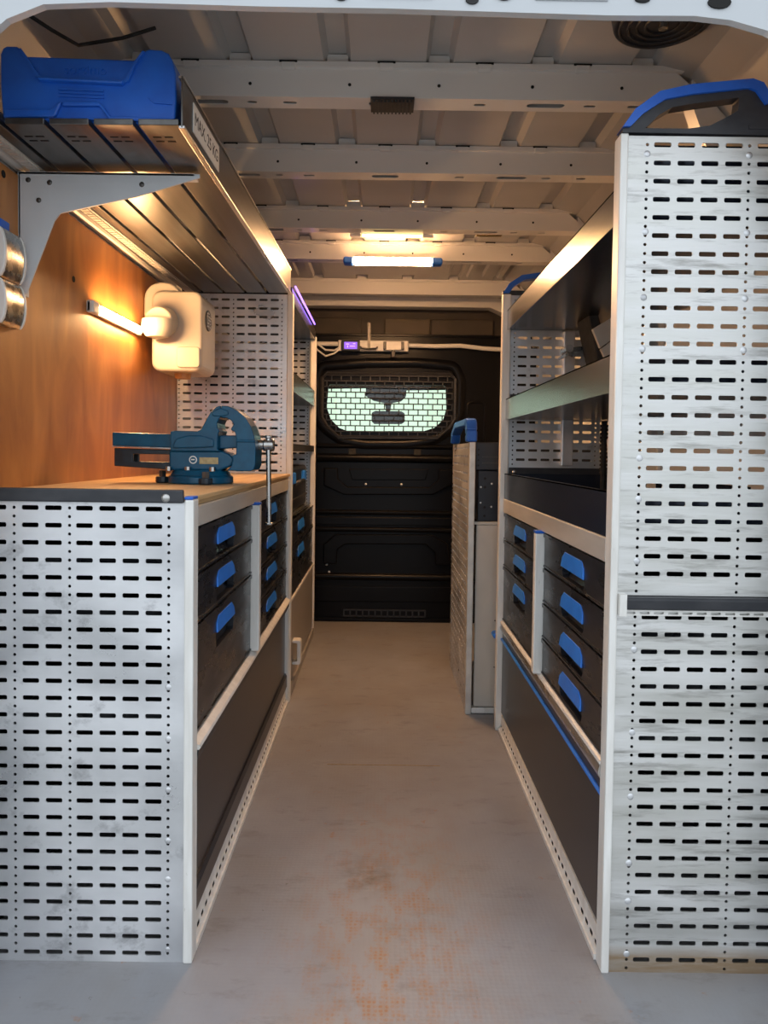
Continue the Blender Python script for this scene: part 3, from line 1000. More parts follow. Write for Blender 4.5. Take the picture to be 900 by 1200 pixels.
# dark tool case in the open bay
tc_ = thing('tool_case', 'dark tool case with blue latches in the bay of the tall rack', 'case', (-0.58, 3.5, 0.724))
MB().box(-0.78, -0.395, 3.12, 3.92, 0.7242, 0.93).build('shell', 'navy_box', tc_, bevel=0.015)
for y in (3.26, 3.72):
    MB().prism([(y - 0.055, 0.855), (y + 0.055, 0.855), (y + 0.045, 0.905), (y - 0.045, 0.905)], 'x', -0.395, -0.378).build('latch', 'blue_handle', tc_, bevel=0.005)
MB().tube([(-0.395, 3.38, 0.85), (-0.375, 3.39, 0.86), (-0.375, 3.59, 0.86), (-0.395, 3.60, 0.85)], 0.010).build('handle', 'strip_black', tc_, smooth=True)
MB().box(-0.396, -0.386, 3.16, 3.88, 0.775, 0.785).build('seam', 'strip_black', tc_)
vl = MB().box(-0.356, -0.350, 2.99, 3.86, 1.654, 1.660).build('light_strip', 'violet_led')
tag(vl, 'thin glowing violet light strip along the top edge of the tall rack', 'light strip')

# ------------------------------------------------------------------ left: overhead shelf, sign, bracket, blue case
os_ = thing('overhead_shelf', 'long brushed metal overhead shelf under the roof, above the bench', 'shelf', (-0.385, 1.43, 1.615))
L = 1.485


def sp(name, material, x0, x1, y0, y1, z0, z1, bevel=0.0):
    return MB().box(-0.385 + x0, -0.385 + x1, 1.43 + y0, 1.43 + y1, 1.615 + z0, 1.615 + z1).build(name, material, os_, bevel=bevel)


for x0, x1 in ((-0.085, -0.008), (-0.170, -0.095), (-0.255, -0.180), (-0.340, -0.265), (-0.385, -0.350)):
    sp('plank', 'plank_steel', x0, x1, 0, L, 0.0, 0.012, 0.0015)
    if x1 - x0 > 0.05:
        for yy in (0.055, 0.075):
            for xo in (0.25, 0.55):
                xc = x0 + (x1 - x0) * xo
                MB().box(-0.385 + xc - 0.008, -0.385 + xc + 0.008, 1.43 + yy - 0.002, 1.43 + yy + 0.002, 1.6142, 1.6155).build('punched_slot', 'hole_black', os_)
for y0 in (0.15, 0.75, 1.40):
    sp('cross_bar', 'dark_steel', -0.39, -0.003, y0, y0 + 0.04, 0.0125, 0.024)
lip = sp('front_lip', 'plank_steel', -0.003, 0.0, 0, L, -0.004, 0.092)
sp('lip_edge', 'bright_steel', -0.008, 0.004, 0, L, -0.006, 0.0, 0.0015)
sp('lip_edge', 'bright_steel', -0.008, 0.002, 0, L, 0.088, 0.092)
sp('back_lip', 'bright_steel', -0.395, -0.392, 0, L, 0.0, 0.06)
tread = MB()
for i in range(70):
    y = 1.43 + 0.02 * i + 0.02
    tread.box(-0.785, -0.765, y, y + 0.012, 1.6085, 1.6125)
tread.box(-0.79, -0.76, 1.43, 2.90, 1.6122, 1.6150)
tread.build('ribbed_strip', 'fascia_alu', os_)
sg = MB().box(-0.3848, -0.3830, 1.500, 1.715, 1.632, 1.690).build('sign', 'label_white', os_)
Mt = Matrix.Translation((-0.3829, 1.607, 1.661)) @ Matrix(((0, 0, 1, 0), (1, 0, 0, 0), (0, 1, 0, 0), (0, 0, 0, 1)))
text_mesh('MAX. 25 KG', 0.037, 'lettering', 'ink', sg, Mt, 0.0003)
os_.rotation_euler = (0, 0, math.radians(-0.9))

br = thing('shelf_bracket', 'white triangular metal bracket holding the overhead shelf to the wall', 'bracket', (-0.80, 1.66, 1.34))
MB().prism([(-0.806, 1.340), (-0.790, 1.340), (-0.728, 1.500), (-0.715, 1.517), (-0.545, 1.556), (-0.408, 1.598), (-0.408, 1.606), (-0.806, 1.606)], 'y', 1.655, 1.659).build('web_plate', 'bracket_white', br)
MB().box(-0.8075, -0.803, 1.655, 1.695, 1.340, 1.606).build('wall_flange', 'bracket_white', br)
MB().box(-0.806, -0.42, 1.655, 1.695, 1.602, 1.6068).build('shelf_flange', 'bracket_white', br)
for x, z in ((-0.785, 1.589), (-0.738, 1.584), (-0.762, 1.545), (-0.535, 1.582)):
    MB().dome((x, 1.655, z), (0, -1, 0), 0.006, 0.003).build('screw', 'dark_steel', br, smooth=True)

cu = 0.000481
cox, coz = -0.7440, 1.8300 - 0.013


def cp(u, v):
    return (cox + u * cu, coz - v * cu)


bc = thing('tool_case', 'blue plastic carry case lying on the near end of the overhead shelf', 'case', (-0.575, 1.56, 1.628))
outl = [cp(*p) for p in [(4, 130), (14, 104), (30, 97), (70, 98), (84, 108), (102, 136), (538, 146), (582, 108), (600, 102), (648, 105), (676, 118), (692, 145), (705, 195), (708, 300), (702, 385), (690, 398), (24, 388), (12, 372), (4, 250)]]
MB().prism(outl, 'y', 1.452, 1.70).build('shell', 'blue_plastic', bc, bevel=0.009, seg=3)
ro = [(84, 116), (106, 150), (150, 222), (170, 232), (500, 243), (520, 236), (550, 168), (585, 118)]
ri = [(92, 112), (120, 150), (162, 212), (178, 222), (494, 232), (510, 226), (540, 164), (576, 116)]
rim_ = MB()
for i in range(len(ro) - 1):
    rim_.prism([cp(*ro[i]), cp(*ro[i + 1]), cp(*ri[i + 1]), cp(*ri[i])], 'y', 1.4465, 1.456)
rim_.build('front_rim', 'blue_plastic', bc)
MB().prism([cp(*p) for p in [(160, 226), (505, 238), (498, 252), (165, 240)]], 'y', 1.440, 1.456).build('front_ledge', 'blue_plastic', bc, bevel=0.003)
MB().prism([cp(*p) for p in [(22, 352), (215, 350), (240, 322), (256, 320), (232, 372), (222, 380), (26, 384)]], 'y', 1.445, 1.455).build('handle_surround', 'blue_plastic', bc, bevel=0.003)
MB().prism([cp(*p) for p in [(256, 320), (400, 318), (415, 328), (448, 372), (700, 378), (700, 392), (232, 388), (232, 380), (440, 382), (404, 334), (258, 336)]], 'y', 1.445, 1.455).build('handle_surround', 'blue_plastic', bc, bevel=0.003)
for v in (262, 276, 290):
    a, b_ = cp(240, v), cp(420, v + 6)
    MB().prism([a, b_, (b_[0], b_[1] - 0.003), (a[0], a[1] - 0.003)], 'y', 1.449, 1.455).build('rib', 'blue_plastic', bc)
MB().prism([cp(*p) for p in [(598, 290), (622, 312), (690, 318), (690, 322), (620, 317), (595, 294)]], 'y', 1.449, 1.455).build('rib', 'blue_plastic', bc)
Mt = Matrix.Translation((*[cp(345, 190)[0], 1.4515], cp(345, 190)[1])) @ Matrix.Rotation(math.pi / 2, 4, 'X')
text_mesh('sortimo', 0.026, 'raised_lettering', 'blue_plastic', bc, Mt, 0.0012)

# ------------------------------------------------------------------ left: holders, lamp, dispenser on the plywood
for k, (z0, z1, lb) in enumerate(((1.352, 1.455, 'upper metal-banded holder with white end on the plywood wall'), (1.256, 1.350, 'lower metal-banded holder with white end on the plywood wall'))):
    h = thing('wall_holder', lb, 'holder', (-0.78, 1.60, z0), 'stacked wall holders')
    zc = (z0 + z1) / 2
    hh = (z1 - z0) / 2
    prof = [(-0.8075, z0), (-0.790, z0)] + [(-0.7925 + 0.015 * math.cos(t), zc + hh * math.sin(t)) for t in (-1.2, -0.9, -0.6, -0.3, 0, 0.3, 0.6, 0.9, 1.2)] + [(-0.790, z1), (-0.8075, z1)]
    MB().prism(prof, 'y', 1.545, 1.622).build('band', 'steel', h, smooth=True)
    prof2 = [(x if x < -0.8 else x + 0.002, zc + (z - zc) * 0.985) for x, z in prof]
    MB().prism(prof2, 'y', 1.535, 1.545).build('end_cap', 'white_plastic', h, bevel=0.002)
    MB().prism(prof2, 'y', 1.622, 1.627).build('rim', 'white_plastic', h)
    if k == 0:
        MB().box(-0.8075, -0.793, 1.55, 1.59, z1, z1 + 0.02).build('clip', 'blue_plastic', h, bevel=0.003)

lw = thing('light_bar', 'glowing warm light bar on the plywood wall beside the white canister', 'lamp', (-0.80, 2.25, 1.385))
MB().box(-0.807, -0.794, 2.03, 2.46, 1.372, 1.402).build('housing', 'white_plastic', lw, bevel=0.003)
MB().box(-0.794, -0.783, 2.085, 2.43, 1.377, 1.397).build('lens', 'wall_led', lw, bevel=0.004)
MB().box(-0.807, -0.786, 2.03, 2.075, 1.370, 1.404).build('end_piece', 'white_plastic', lw, bevel=0.004)

ds = thing('canister', 'white plastic canister with a bulging spout cap hung on the plywood wall', 'canister', (-0.70, 2.58, 1.24))


def rbox(x0, x1, z0, z1, r, n=5):
    pts = []
    for (cx_, cz_, a0) in ((x1 - r, z1 - r, 0), (x0 + r, z1 - r, 90), (x0 + r, z0 + r, 180), (x1 - r, z0 + r, 270)):
        for i in range(n + 1):
            a = math.radians(a0 + 90 * i / n)
            pts.append((cx_ + r * math.cos(a), cz_ + r * math.sin(a)))
    return pts


MB().prism(rbox(-0.775, -0.605, 1.262, 1.530, 0.03), 'y', 2.50, 2.70).build('body', 'cream_plastic', ds, bevel=0.010, seg=3)
MB().prism(rbox(-0.806, -0.680, 1.40, 1.562, 0.055), 'y', 2.515, 2.69).build('shoulder', 'cream_plastic', ds, bevel=0.008, seg=3)
MB().prism(rbox(-0.69, -0.612, 1.275, 1.345, 0.012), 'y', 2.494, 2.502).build('lower_panel', 'cream_plastic', ds, bevel=0.003)
MB().cyl((-0.735, 2.50, 1.425), (-0.735, 2.44, 1.420), 0.052, 20, 0.046).build('spout_collar', 'cream_plastic', ds, bevel=0.004, smooth=True)
mb = MB()
prof = [(0.050, 1.425), (0.052, 1.405), (0.048, 1.385), (0.036, 1.368), (0.012, 1.362)]
ng = 18
vs, fs = [], []
for r_, z_ in prof:
    for i in range(ng):
        t = 2 * math.pi * i / ng
        vs.append((-0.738 + r_ * math.cos(t), 2.445 + r_ * 0.8 * math.sin(t), z_))
for k in range(len(prof) - 1):
    for i in range(ng):
        fs.append((k * ng + i, k * ng + (i + 1) % ng, (k + 1) * ng + (i + 1) % ng, (k + 1) * ng + i))
fs.append(tuple(range(ng)))
fs.append(tuple(range((len(prof) - 1) * ng, len(prof) * ng))[::-1])
mb.add(vs, fs).build('spout_bowl', 'cream_plastic', ds, smooth=True)
MB().cyl((-0.606, 2.58, 1.445), (-0.600, 2.58, 1.445), 0.036, 20).build('round_badge', 'dark_steel', ds, bevel=0.002)
for i in range(-2, 3):
    MB().box(-0.601, -0.598, 2.58 - 0.028, 2.58 + 0.028, 1.445 + i * 0.011 - 0.002, 1.445 + i * 0.011 + 0.002).build('badge_bar', 'steel', ds)
MB().cyl((-0.69, 2.58, 1.264), (-0.69, 2.58, 1.245), 0.030, 14, 0.026).build('tap', 'orange_tap', ds, bevel=0.002)

# ------------------------------------------------------------------ bench vise
Q = 0.000554
VY = 1.985


def vp(u, v):
    return (-0.7465 + u * Q, 1.1530 - v * Q)


vs_ = thing('bench_vise', 'heavy blue steel bench vise standing on the wooden worktop', 'vise', (-0.47, VY, 0.911))
MB().prism([vp(72, 197), vp(360, 203), vp(360, 268), (vp(72, 262))], 'y', VY - 0.036, VY + 0.036).build('slide_bar', 'vise_blue', vs_, bevel=0.003)
lowr = MB()
lowr.prism([vp(78, 272), vp(350, 278), vp(350, 300), vp(166, 300), vp(166, 336), vp(350, 338), vp(350, 372), vp(78, 358)], 'y', VY - 0.03, VY - 0.018)
lowr.prism([vp(78, 272), vp(350, 278), vp(350, 300), vp(166, 300), vp(166, 336), vp(350, 338), vp(350, 372), vp(78, 358)], 'y', VY + 0.018, VY + 0.03)
lowr.build('guide_rail', 'vise_dark', vs_, bevel=0.002)
MB().prism([vp(72, 262), vp(355, 268), vp(355, 273), vp(72, 267)], 'y', VY - 0.037, VY + 0.037).build('slide_edge', 'steel', vs_)
body = [(355, 192), (372, 187), (482, 188), (500, 178), (520, 140), (545, 95), (568, 74), (590, 67), (590, 122), (583, 128), (574, 150), (576, 175), (586, 185), (577, 205), (577, 272), (590, 282), (355, 284)]
MB().prism([vp(*p) for p in body], 'y', VY - 0.052, VY + 0.052).build('fixed_jaw', 'vise_blue', vs_, bevel=0.008, seg=3)
MB().prism([vp(*p) for p in [(365, 262), (385, 225), (440, 208), (500, 208), (560, 225), (560, 262), (470, 268), (375, 270)]], 'y', VY - 0.058, VY + 0.058).build('jaw_cheek', 'vise_blue', vs_, bevel=0.006)
mov = [(593, 67), (622, 68), (668, 88), (706, 120), (732, 160), (748, 205), (756, 260), (755, 345), (746, 368), (730, 374), (622, 372), (640, 352), (648, 325), (645, 300), (664, 296), (666, 225), (658, 190), (640, 182), (640, 172), (652, 155), (640, 135), (615, 124), (593, 122)]
MB().prism([vp(*p) for p in mov], 'y', VY - 0.052, VY + 0.052).build('moving_jaw', 'vise_blue', vs_, bevel=0.008, seg=3)
MB().prism([vp(*p) for p in [(664, 225), (755, 225), (755, 238), (664, 238)]], 'y', VY - 0.0555, VY + 0.0555).build('jaw_rib', 'vise_blue', vs_, bevel=0.003)
MB().prism([vp(*p) for p in [(548, 98), (590, 78), (628, 92), (628, 112), (590, 118), (556, 118)]], 'y', VY - 0.056, VY + 0.056).build('jaw_plates', 'vise_blue', vs_, bevel=0.003)
MB().prism([vp(*p) for p in [(576, 207), (668, 204), (668, 264), (576, 270)]], 'y', VY - 0.03, VY + 0.03).build('slide_bar', 'vise_blue', vs_, bevel=0.003)
MB().prism([vp(*p) for p in [(345, 280), (590, 280), (625, 292), (648, 312), (650, 335), (636, 354), (600, 366), (580, 376), (345, 374)]], 'y', VY - 0.045, VY + 0.045).build('base_body', 'vise_blue', vs_, bevel=0.006, seg=3)
cx_ = vp(478, 0)[0]
MB().cyl((cx_, VY, 0.9115), (cx_, VY, 0.932), 0.086, 32, 0.084).build('swivel_base', 'vise_blue', vs_, bevel=0.004, smooth=True)
MB().cyl((cx_, VY, 0.932), (cx_, VY, 0.9475), 0.080, 32, 0.070).build('swivel_plate', 'vise_blue', vs_, bevel=0.003, smooth=True)
for (u, dy) in ((292, 0.0), (535, -0.082), (535, 0.082)):
    x_ = vp(u, 0)[0]
    lug = MB().cyl((x_, VY + dy, 0.9115), (x_, VY + dy, 0.928), 0.018, 14).build('lug', 'vise_dark', vs_, bevel=0.003)
    MB().cyl((x_, VY + dy, 0.928), (x_, VY + dy, 0.944), 0.010, 6).build('bolt', 'dark_steel', lug)
for u in (350, 440, 555):
    x_ = vp(u, 0)[0]
    MB().cyl((x_, VY - 0.058, 0.945), (x_, VY - 0.058, 0.956), 0.008, 8).build('bolt', 'steel', vs_)
b = MB()
x_, z_ = vp(460, 323)
b.cyl((x_, VY - 0.0462, z_), (x_, VY - 0.0450, z_), 0.0105, 24)
bd = b.build('badge', 'white_plastic', vs_)
b = MB()
b.cyl((x_, VY - 0.0470, z_), (x_, VY - 0.0460, z_), 0.0075, 20)
bb = b.build('badge_disc', 'vise_blue', bd)
MB().box(x_ - 0.0045, x_ + 0.0045, VY - 0.0476, VY - 0.0468, z_ - 0.0012, z_ + 0.0022).build('badge_mark', 'white_plastic', bd)
a, c = vp(490, 311), vp(578, 342)
MB().box(a[0], c[0], VY - 0.0462, VY - 0.044, c[1], a[1]).build('maker_plate', 'gold', vs_)
x0, zc = vp(752, 249)
MB().cyl((x0, VY, zc), (vp(800, 0)[0], VY, zc), 0.0135, 18).build('spindle', 'steel', vs_, smooth=True)
sh = MB().cyl((vp(778, 0)[0], VY, zc), (vp(830, 0)[0], VY, zc), 0.0165, 20).build('spindle_head', 'steel', vs_, bevel=0.003, smooth=True)
hx = vp(803, 0)[0]
MB().cyl((hx, VY - 0.004, zc + 0.022), (hx + 0.003, VY - 0.004, vp(0, 628)[1]), 0.0068, 12).build('tommy_bar', 'steel', vs_, smooth=True)
MB().cyl((hx + 0.003, VY - 0.004, vp(0, 622)[1]), (hx + 0.003, VY - 0.004, vp(0, 634)[1]), 0.0115, 12).build('bar_knob', 'steel', vs_, bevel=0.002)
MB().cyl((hx, VY - 0.004, zc + 0.018), (hx, VY - 0.004, zc + 0.026), 0.010, 12).build('bar_knob', 'steel', vs_, bevel=0.002)

# ------------------------------------------------------------------ right: big rack
XR = 0.440
rr = thing('storage_rack', 'tall storage rack with scratched perforated end panel, metal trays and dark drawers', 'rack', (0.65, 2.02, 0))
cols = perf_cols(0.487, 1, 0.38)
MB().cells(perf_cells(cols, 0.452, 0.868, 0.735, 1.594, 1.578), lambda u, v, w: (u, 1.401 + w, v), 0.0025).build('upper_end_panel', 'scratched_alu', rr)
MB().cells(perf_cells(cols, 0.452, 0.868, 0.0, 0.706, 0.693), lambda u, v, w: (u, 1.404 + w, v), 0.0025).build('lower_end_panel', 'scratched_alu', rr)
post(rr, 0.4365, 0.452, 1.398, 1.436, 0.0, 1.598, 'corner_post')
rail = MB().prism([(1.400, 0.708), (1.386, 0.711), (1.384, 0.730), (1.388, 0.733), (1.400, 0.734)], 'x', 0.466, 0.868).build('cross_rail', 'strip_black', rr, bevel=0.002)
MB().box(0.4525, 0.466, 1.388, 1.4035, 0.697, 0.738).build('rail_end', 'post_alu', rail)
cells = []
nn = 15
for i in range(nn):
    u0 = 0.462 + i * 0.406 / nn
    u1 = 0.462 + (i + 1) * 0.406 / nn
    cells.append((u0, u1, 0.697, 0.7075, slot_hole((u0 + u1) / 2, 0.7022, 0.019, 0.0045)))
MB().cells(cells, lambda u, v, w: (u, 1.397 + w, v), 0.003).build('slotted_strip', 'post_alu', rr)
for z in (1.561, 1.418, 1.296, 1.20, 0.995, 0.918, 0.80):
    rivet(rr, (0.487, 1.401, z), (0, -1, 0), 0.0065, 0.003)
    if z > 1.1:
        rivet(rr, (0.677, 1.401, z), (0, -1, 0), 0.0065, 0.003)
for z in (0.63, 0.47, 0.345, 0.215, 0.14, 0.036):
    rivet(rr, (0.487, 1.404, z), (0, -1, 0), 0.0065, 0.003)
# carry handle on the near panel: dark loop with a blue top
hout = [(0.4385, 1.598), (0.4395, 1.607), (0.462, 1.638), (0.505, 1.669), (0.56, 1.681), (0.675, 1.692), (0.692, 1.686), (0.712, 1.655), (0.72, 1.63), (0.868, 1.625), (0.868, 1.596)]
hin = [(0.48, 1.606), (0.487, 1.612), (0.505, 1.630), (0.530, 1.645), (0.57, 1.652), (0.652, 1.664), (0.653, 1.660), (0.651, 1.640), (0.635, 1.630), (0.60, 1.612), (0.56, 1.606)]
b = MB()
for i in range(len(hout) - 1):
    b.prism([hout[i], hout[i + 1], hin[i + 1], hin[i]], 'y', 1.396, 1.424)
b.prism([hout[-1], hout[0], hin[0], hin[-1]], 'y', 1.396, 1.424)
ch = b.build('carry_handle', 'strip_black', rr)
tout = [(0.4375, 1.606), (0.460, 1.639), (0.504, 1.671), (0.56, 1.684), (0.675, 1.696), (0.695, 1.689), (0.716, 1.655)]
tin = [(0.452, 1.607), (0.474, 1.630), (0.515, 1.657), (0.565, 1.667), (0.668, 1.679), (0.682, 1.674), (0.700, 1.650)]
b = MB()
for i in range(len(tout) - 1):
    b.prism([tout[i], tout[i + 1], tin[i + 1], tin[i]], 'y', 1.390, 1.430)
b.build('blue_grip', 'blue_plastic', ch)
MB().box(0.672, 0.715, 1.3945, 1.397, 1.606, 1.614).build('maker_plate', 'strip_black', ch)
# far end
YF = 2.665
cols2 = perf_cols(0.470, 1, 0.39)
MB().cells(perf_cells(cols2, 0.4545, 0.868, 0.0, 1.565, 1.548), lambda u, v, w: (u, YF + w, v), 0.0025).build('far_end_panel', 'galvanised', rr)
post(rr, 0.424, 0.4535, YF - 0.015, YF + 0.02, 0.0, 1.566, 'corner_post', 'post_alu')
b = MB()
tout2 = [(0.424, 1.570), (0.445, 1.604), (0.49, 1.634), (0.56, 1.645), (0.66, 1.650), (0.70, 1.60)]
tin2 = [(0.446, 1.570), (0.462, 1.594), (0.50, 1.618), (0.56, 1.626), (0.648, 1.632), (0.68, 1.59)]
for i in range(len(tout2) - 1):
    b.prism([tout2[i], tout2[i + 1], tin2[i + 1], tin2[i]], 'y', YF - 0.012, YF + 0.026)
fh = b.build('carry_handle', 'blue_plastic', rr)
MB().box(0.424, 0.868, YF - 0.008, YF + 0.022, 1.5665, 1.580).build('handle_foot', 'strip_black', fh)
# trays
tray(rr, -1, XR, 0.865, 1.440, YF - 0.018, 1.440, 1.508, 'lip_steel', 'tray_dark')
tray(rr, -1, XR, 0.865, 1.440, YF - 0.018, 1.122, 1.195, 'tray_steel', 'tray_dark')
MB().box(0.46, 0.862, 1.4405, 1.4435, 1.508, 1.593).build('slot_dark_sheet', 'tray_dark', rr)  # dark sheet added behind the top slot rows so they look black
t3 = tray(rr, -1, XR, 0.865, 1.440, YF - 0.018, 0.842, 0.930, 'tray_dark', 'tray_dark')
mt = MB()
for i in range(11):
    y = 1.50 + i * 0.094
    mt.prism([(y, 0.85), (y + 0.05, 0.85), (y + 0.042, 0.874), (y + 0.008, 0.874)], 'x', 0.47, 0.85)
mt.build('ribbed_mat', 'rubber', t3)
eb = MB().box(0.456, 0.866, YF - 0.017, YF - 0.012, 0.92, 0.952).build('tray_end_strip', 'strip_black', rr)
MB().dome((0.475, YF - 0.017, 0.936), (0, -1, 0), 0.008, 0.003).build('screw', 'steel', eb, smooth=True)
MB().box(0.456, 0.866, YF - 0.017, YF - 0.012, 1.185, 1.212).build('tray_end_strip', 'strip_black', rr)
MB().box(XR - 0.003, XR + 0.02, 1.437, YF - 0.016, 0.792, 0.840).build('fascia', 'fascia_alu', rr, bevel=0.002)
MB().box(0.857, 0.862, 1.44, YF - 0.02, 0.01, 0.83).build('back_panel', 'drawer_grey', rr)
MB().box(0.46, 0.855, 1.437, YF - 0.02, 0.384, 0.391).build('rack_floor', 'tray_steel', rr)
dv = post(rr, 0.420, 0.447, 2.002, 2.028, 0.402, 0.786, 'divider_post')
MB().box(0.419, 0.447, 2.000, 2.030, 0.786, 0.794).build('post_cap', 'blue_plastic', dv, bevel=0.002)
for zb, zt, hz in ((0.695, 0.790, 0.745), (0.600, 0.695, 0.648), (0.504, 0.600, 0.552), (0.405, 0.504, 0.456)):
    drawer(rr, -1, XR + 0.004, 1.437, 2.000, zb, zt, 1.700, hz, 0.20, 0.044)
for zb, zt, hz in ((0.695, 0.790, 0.748), (0.600, 0.695, 0.652), (0.405, 0.600, 0.556)):
    drawer(rr, -1, XR + 0.004, 2.030, YF - 0.017, zb, zt, 2.350, hz, 0.20, 0.040)
MB().prism([(0.460, 0.392), (0.437, 0.392), (0.434, 0.396), (0.437, 0.400), (0.447, 0.405), (0.460, 0.405)], 'y', 1.437, YF - 0.016).build('ledge_rail', 'post_alu', rr)
MB().prism([(0.460, 0.391), (0.436, 0.391), (0.433, 0.378), (0.437, 0.366), (0.460, 0.360)], 'y', 1.437, YF - 0.016).build('rail_profile', 'bright_steel', rr)
MB().prism([(0.445, 0.338), (0.4385, 0.338), (0.436, 0.334), (0.4385, 0.330), (0.445, 0.330)], 'y', 1.437, YF + 0.04).build('blue_edge_trim', 'blue_handle', rr, bevel=0.002)
MB().prism([(0.437, 0.325), (0.420, 0.325), (0.414, 0.336), (0.420, 0.346), (0.437, 0.346)], 'y', YF + 0.022, YF + 0.07).build('trim_end', 'blue_handle', rr, bevel=0.005)
fp2 = MB().box(XR + 0.004, XR + 0.02, 1.437, YF - 0.016, 0.066, 0.358).build('flap_door', 'flap_dark', rr, bevel=0.002)
plinth(rr, -1, XR - 0.004, 1.437, YF - 0.016)
# metal latch bar and pillar trim glimpsed above the middle tray
lb = thing('latch_bar', 'flat metal bar with a hinged clamp reaching across behind the middle tray', 'bar', (0.66, 2.52, 1.33))
MB().prism([(0.615, 1.338), (0.635, 1.328), (0.790, 1.340), (0.790, 1.376), (0.63, 1.360)], 'y', 2.505, 2.511).build('arm', 'steel', lb)
MB().cyl((0.618, 2.47, 1.352), (0.618, 2.55, 1.352), 0.013, 12).build('hinge', 'steel', lb, smooth=True)
MB().cyl((0.608, 2.46, 1.330), (0.608, 2.56, 1.330), 0.006, 10).build('hinge_pin', 'steel', lb, smooth=True)
MB().box(0.735, 0.778, 2.49, 2.505, 1.338, 1.385).build('clamp', 'steel', lb, bevel=0.003)
MB().cyl((0.757, 2.485, 1.362), (0.757, 2.49, 1.362), 0.010, 10).build('bolt', 'dark_steel', lb)
post(rr, 0.640, 0.680, YF - 0.028, YF - 0.002, 0.96, 1.435, 'panel_stiffener', 'galvanised')
pc = thing('padded_board', 'tilted grey padded board with beige edge standing in the middle tray', 'board', (0.745, 2.42, 1.1265))
MB().prism([(0.647, 1.440), (0.677, 1.452), (0.772, 1.1265), (0.722, 1.1265)], 'y', 2.36, 2.50).build('edge_frame', 'rubber', pc, bevel=0.004)
MB().prism([(0.657, 1.395), (0.722, 1.435), (0.734, 1.375), (0.682, 1.335)], 'y', 2.345, 2.36).build('pad', 'beige_panel', pc, bevel=0.003)
MB().prism([(0.684, 1.333), (0.734, 1.371), (0.742, 1.335), (0.700, 1.300)], 'y', 2.345, 2.36).build('pad', 'beige_panel', pc, bevel=0.003)
MB().prism([(0.725, 1.445), (0.757, 1.425), (0.782, 1.1265), (0.747, 1.1265)], 'y', 2.33, 2.36).build('beige_edge', 'post_alu', pc, bevel=0.004)
cd = MB()
pts = [(0.772, 2.58, 0.935 + 0.0135 * i) for i in range(13)]
for p in pts:
    cd.cyl((p[0], p[1], p[2]), (p[0], p[1], p[2] + 0.008), 0.014, 10)
cd.cyl((0.772, 2.58, 0.8462), (0.772, 2.58, 1.118), 0.010, 10)
cd = cd.build('corrugated_hose', 'rubber')
tag(cd, 'black corrugated hose standing in the corner of the lowest tray', 'hose')
hb = MB().tube([(0.8995, 2.52, 1.10), (0.800, 2.52, 1.09), (0.775, 2.52, 1.05), (0.778, 2.52, 0.97), (0.8995, 2.52, 0.95)], 0.012, 10).build('grab_handle', 'post_alu', smooth=True)
tag(hb, 'curved beige grab handle beside the corrugated hose in the right rack', 'handle')

# ------------------------------------------------------------------ right: low rack before the bulkhead
lr = thing('low_rack', 'low rack with blue-topped perforated side and beige lower panel before the bulkhead', 'rack', (0.55, 3.1, 0))
cells = perf_cells(perf_cols(2.872, 1, 0.60), 2.856, 3.46, 0.0, 1.040, 1.022)
MB().cells(cells, lambda u, v, w: (0.337 + w, u, v), 0.0025).build('side_panel', 'galvanised', lr)
post(lr, 0.333, 0.357, 2.812, 2.855, 0.0, 1.043, 'corner_post', 'fascia_alu')
post(lr, 0.335, 0.357, 3.46, 3.49, 0.0, 1.043, 'corner_post', 'bright_steel')
pn = MB().box(0.366, 0.83, 2.822, 2.842, 0.028, 0.728).build('lower_panel', 'beige_panel', lr, bevel=0.004)
MB().box(0.358, 0.83, 2.820, 2.850, 0.729, 0.740).build('panel_edge', 'beige_panel', pn, bevel=0.002)
MB().box(0.358, 0.84, 2.818, 2.85, 0.003, 0.024).build('foot_strip', 'post_alu', lr, bevel=0.002)
for z in (0.36, 0.18):
    MB().box(0.440, 0.446, 2.8205, 2.8225, z, z + 0.004).build('scuff', 'dark_steel', pn)
# dark boxes above the beige panel
b1 = MB().box(0.372, 0.83, 2.835, 3.44, 0.742, 0.935).build('lower_box', 'navy_box', lr, bevel=0.003)
for x, z in ((0.397, 0.905), (0.397, 0.872), (0.397, 0.795), (0.397, 0.762)):
    MB().cyl((x, 2.833, z), (x, 2.836, z), 0.005, 8).build('hole', 'hole_black', b1)
for x, z in ((0.382, 0.872), (0.382, 0.812), (0.423, 0.885), (0.423, 0.797)):
    rivet(b1, (x, 2.835, z), (0, -1, 0), 0.004, 0.002)
b2 = MB().box(0.360, 0.83, 2.825, 3.44, 0.938, 1.043).build('upper_tray', 'navy_box', lr, bevel=0.003)
MB().box(0.385, 0.83, 2.822, 2.826, 0.962, 0.967).build('tray_groove', 'strip_black', b2)
MB().box(0.385, 0.83, 2.822, 2.826, 0.985, 0.990).build('tray_groove', 'strip_black', b2)
for z in (1.015, 0.995, 0.975, 0.955):
    MB().cyl((0.369, 2.823, z), (0.369, 2.826, z), 0.004, 8).build('hole', 'hole_black', b2)
lout = [(2.812, 1.044), (2.812, 1.090), (2.830, 1.128), (2.865, 1.136), (3.30, 1.136), (3.44, 1.10), (3.485, 1.044)]
lin = [(2.870, 1.044), (2.868, 1.070), (2.878, 1.098), (2.900, 1.106), (3.28, 1.106), (3.40, 1.08), (3.43, 1.044)]
b = MB()
for i in range(len(lout) - 1):
    b.prism([lout[i], lout[i + 1], lin[i + 1], lin[i]], 'x', 0.322, 0.362)
b.build('carry_handle', 'blue_plastic', lr, bevel=0.006)

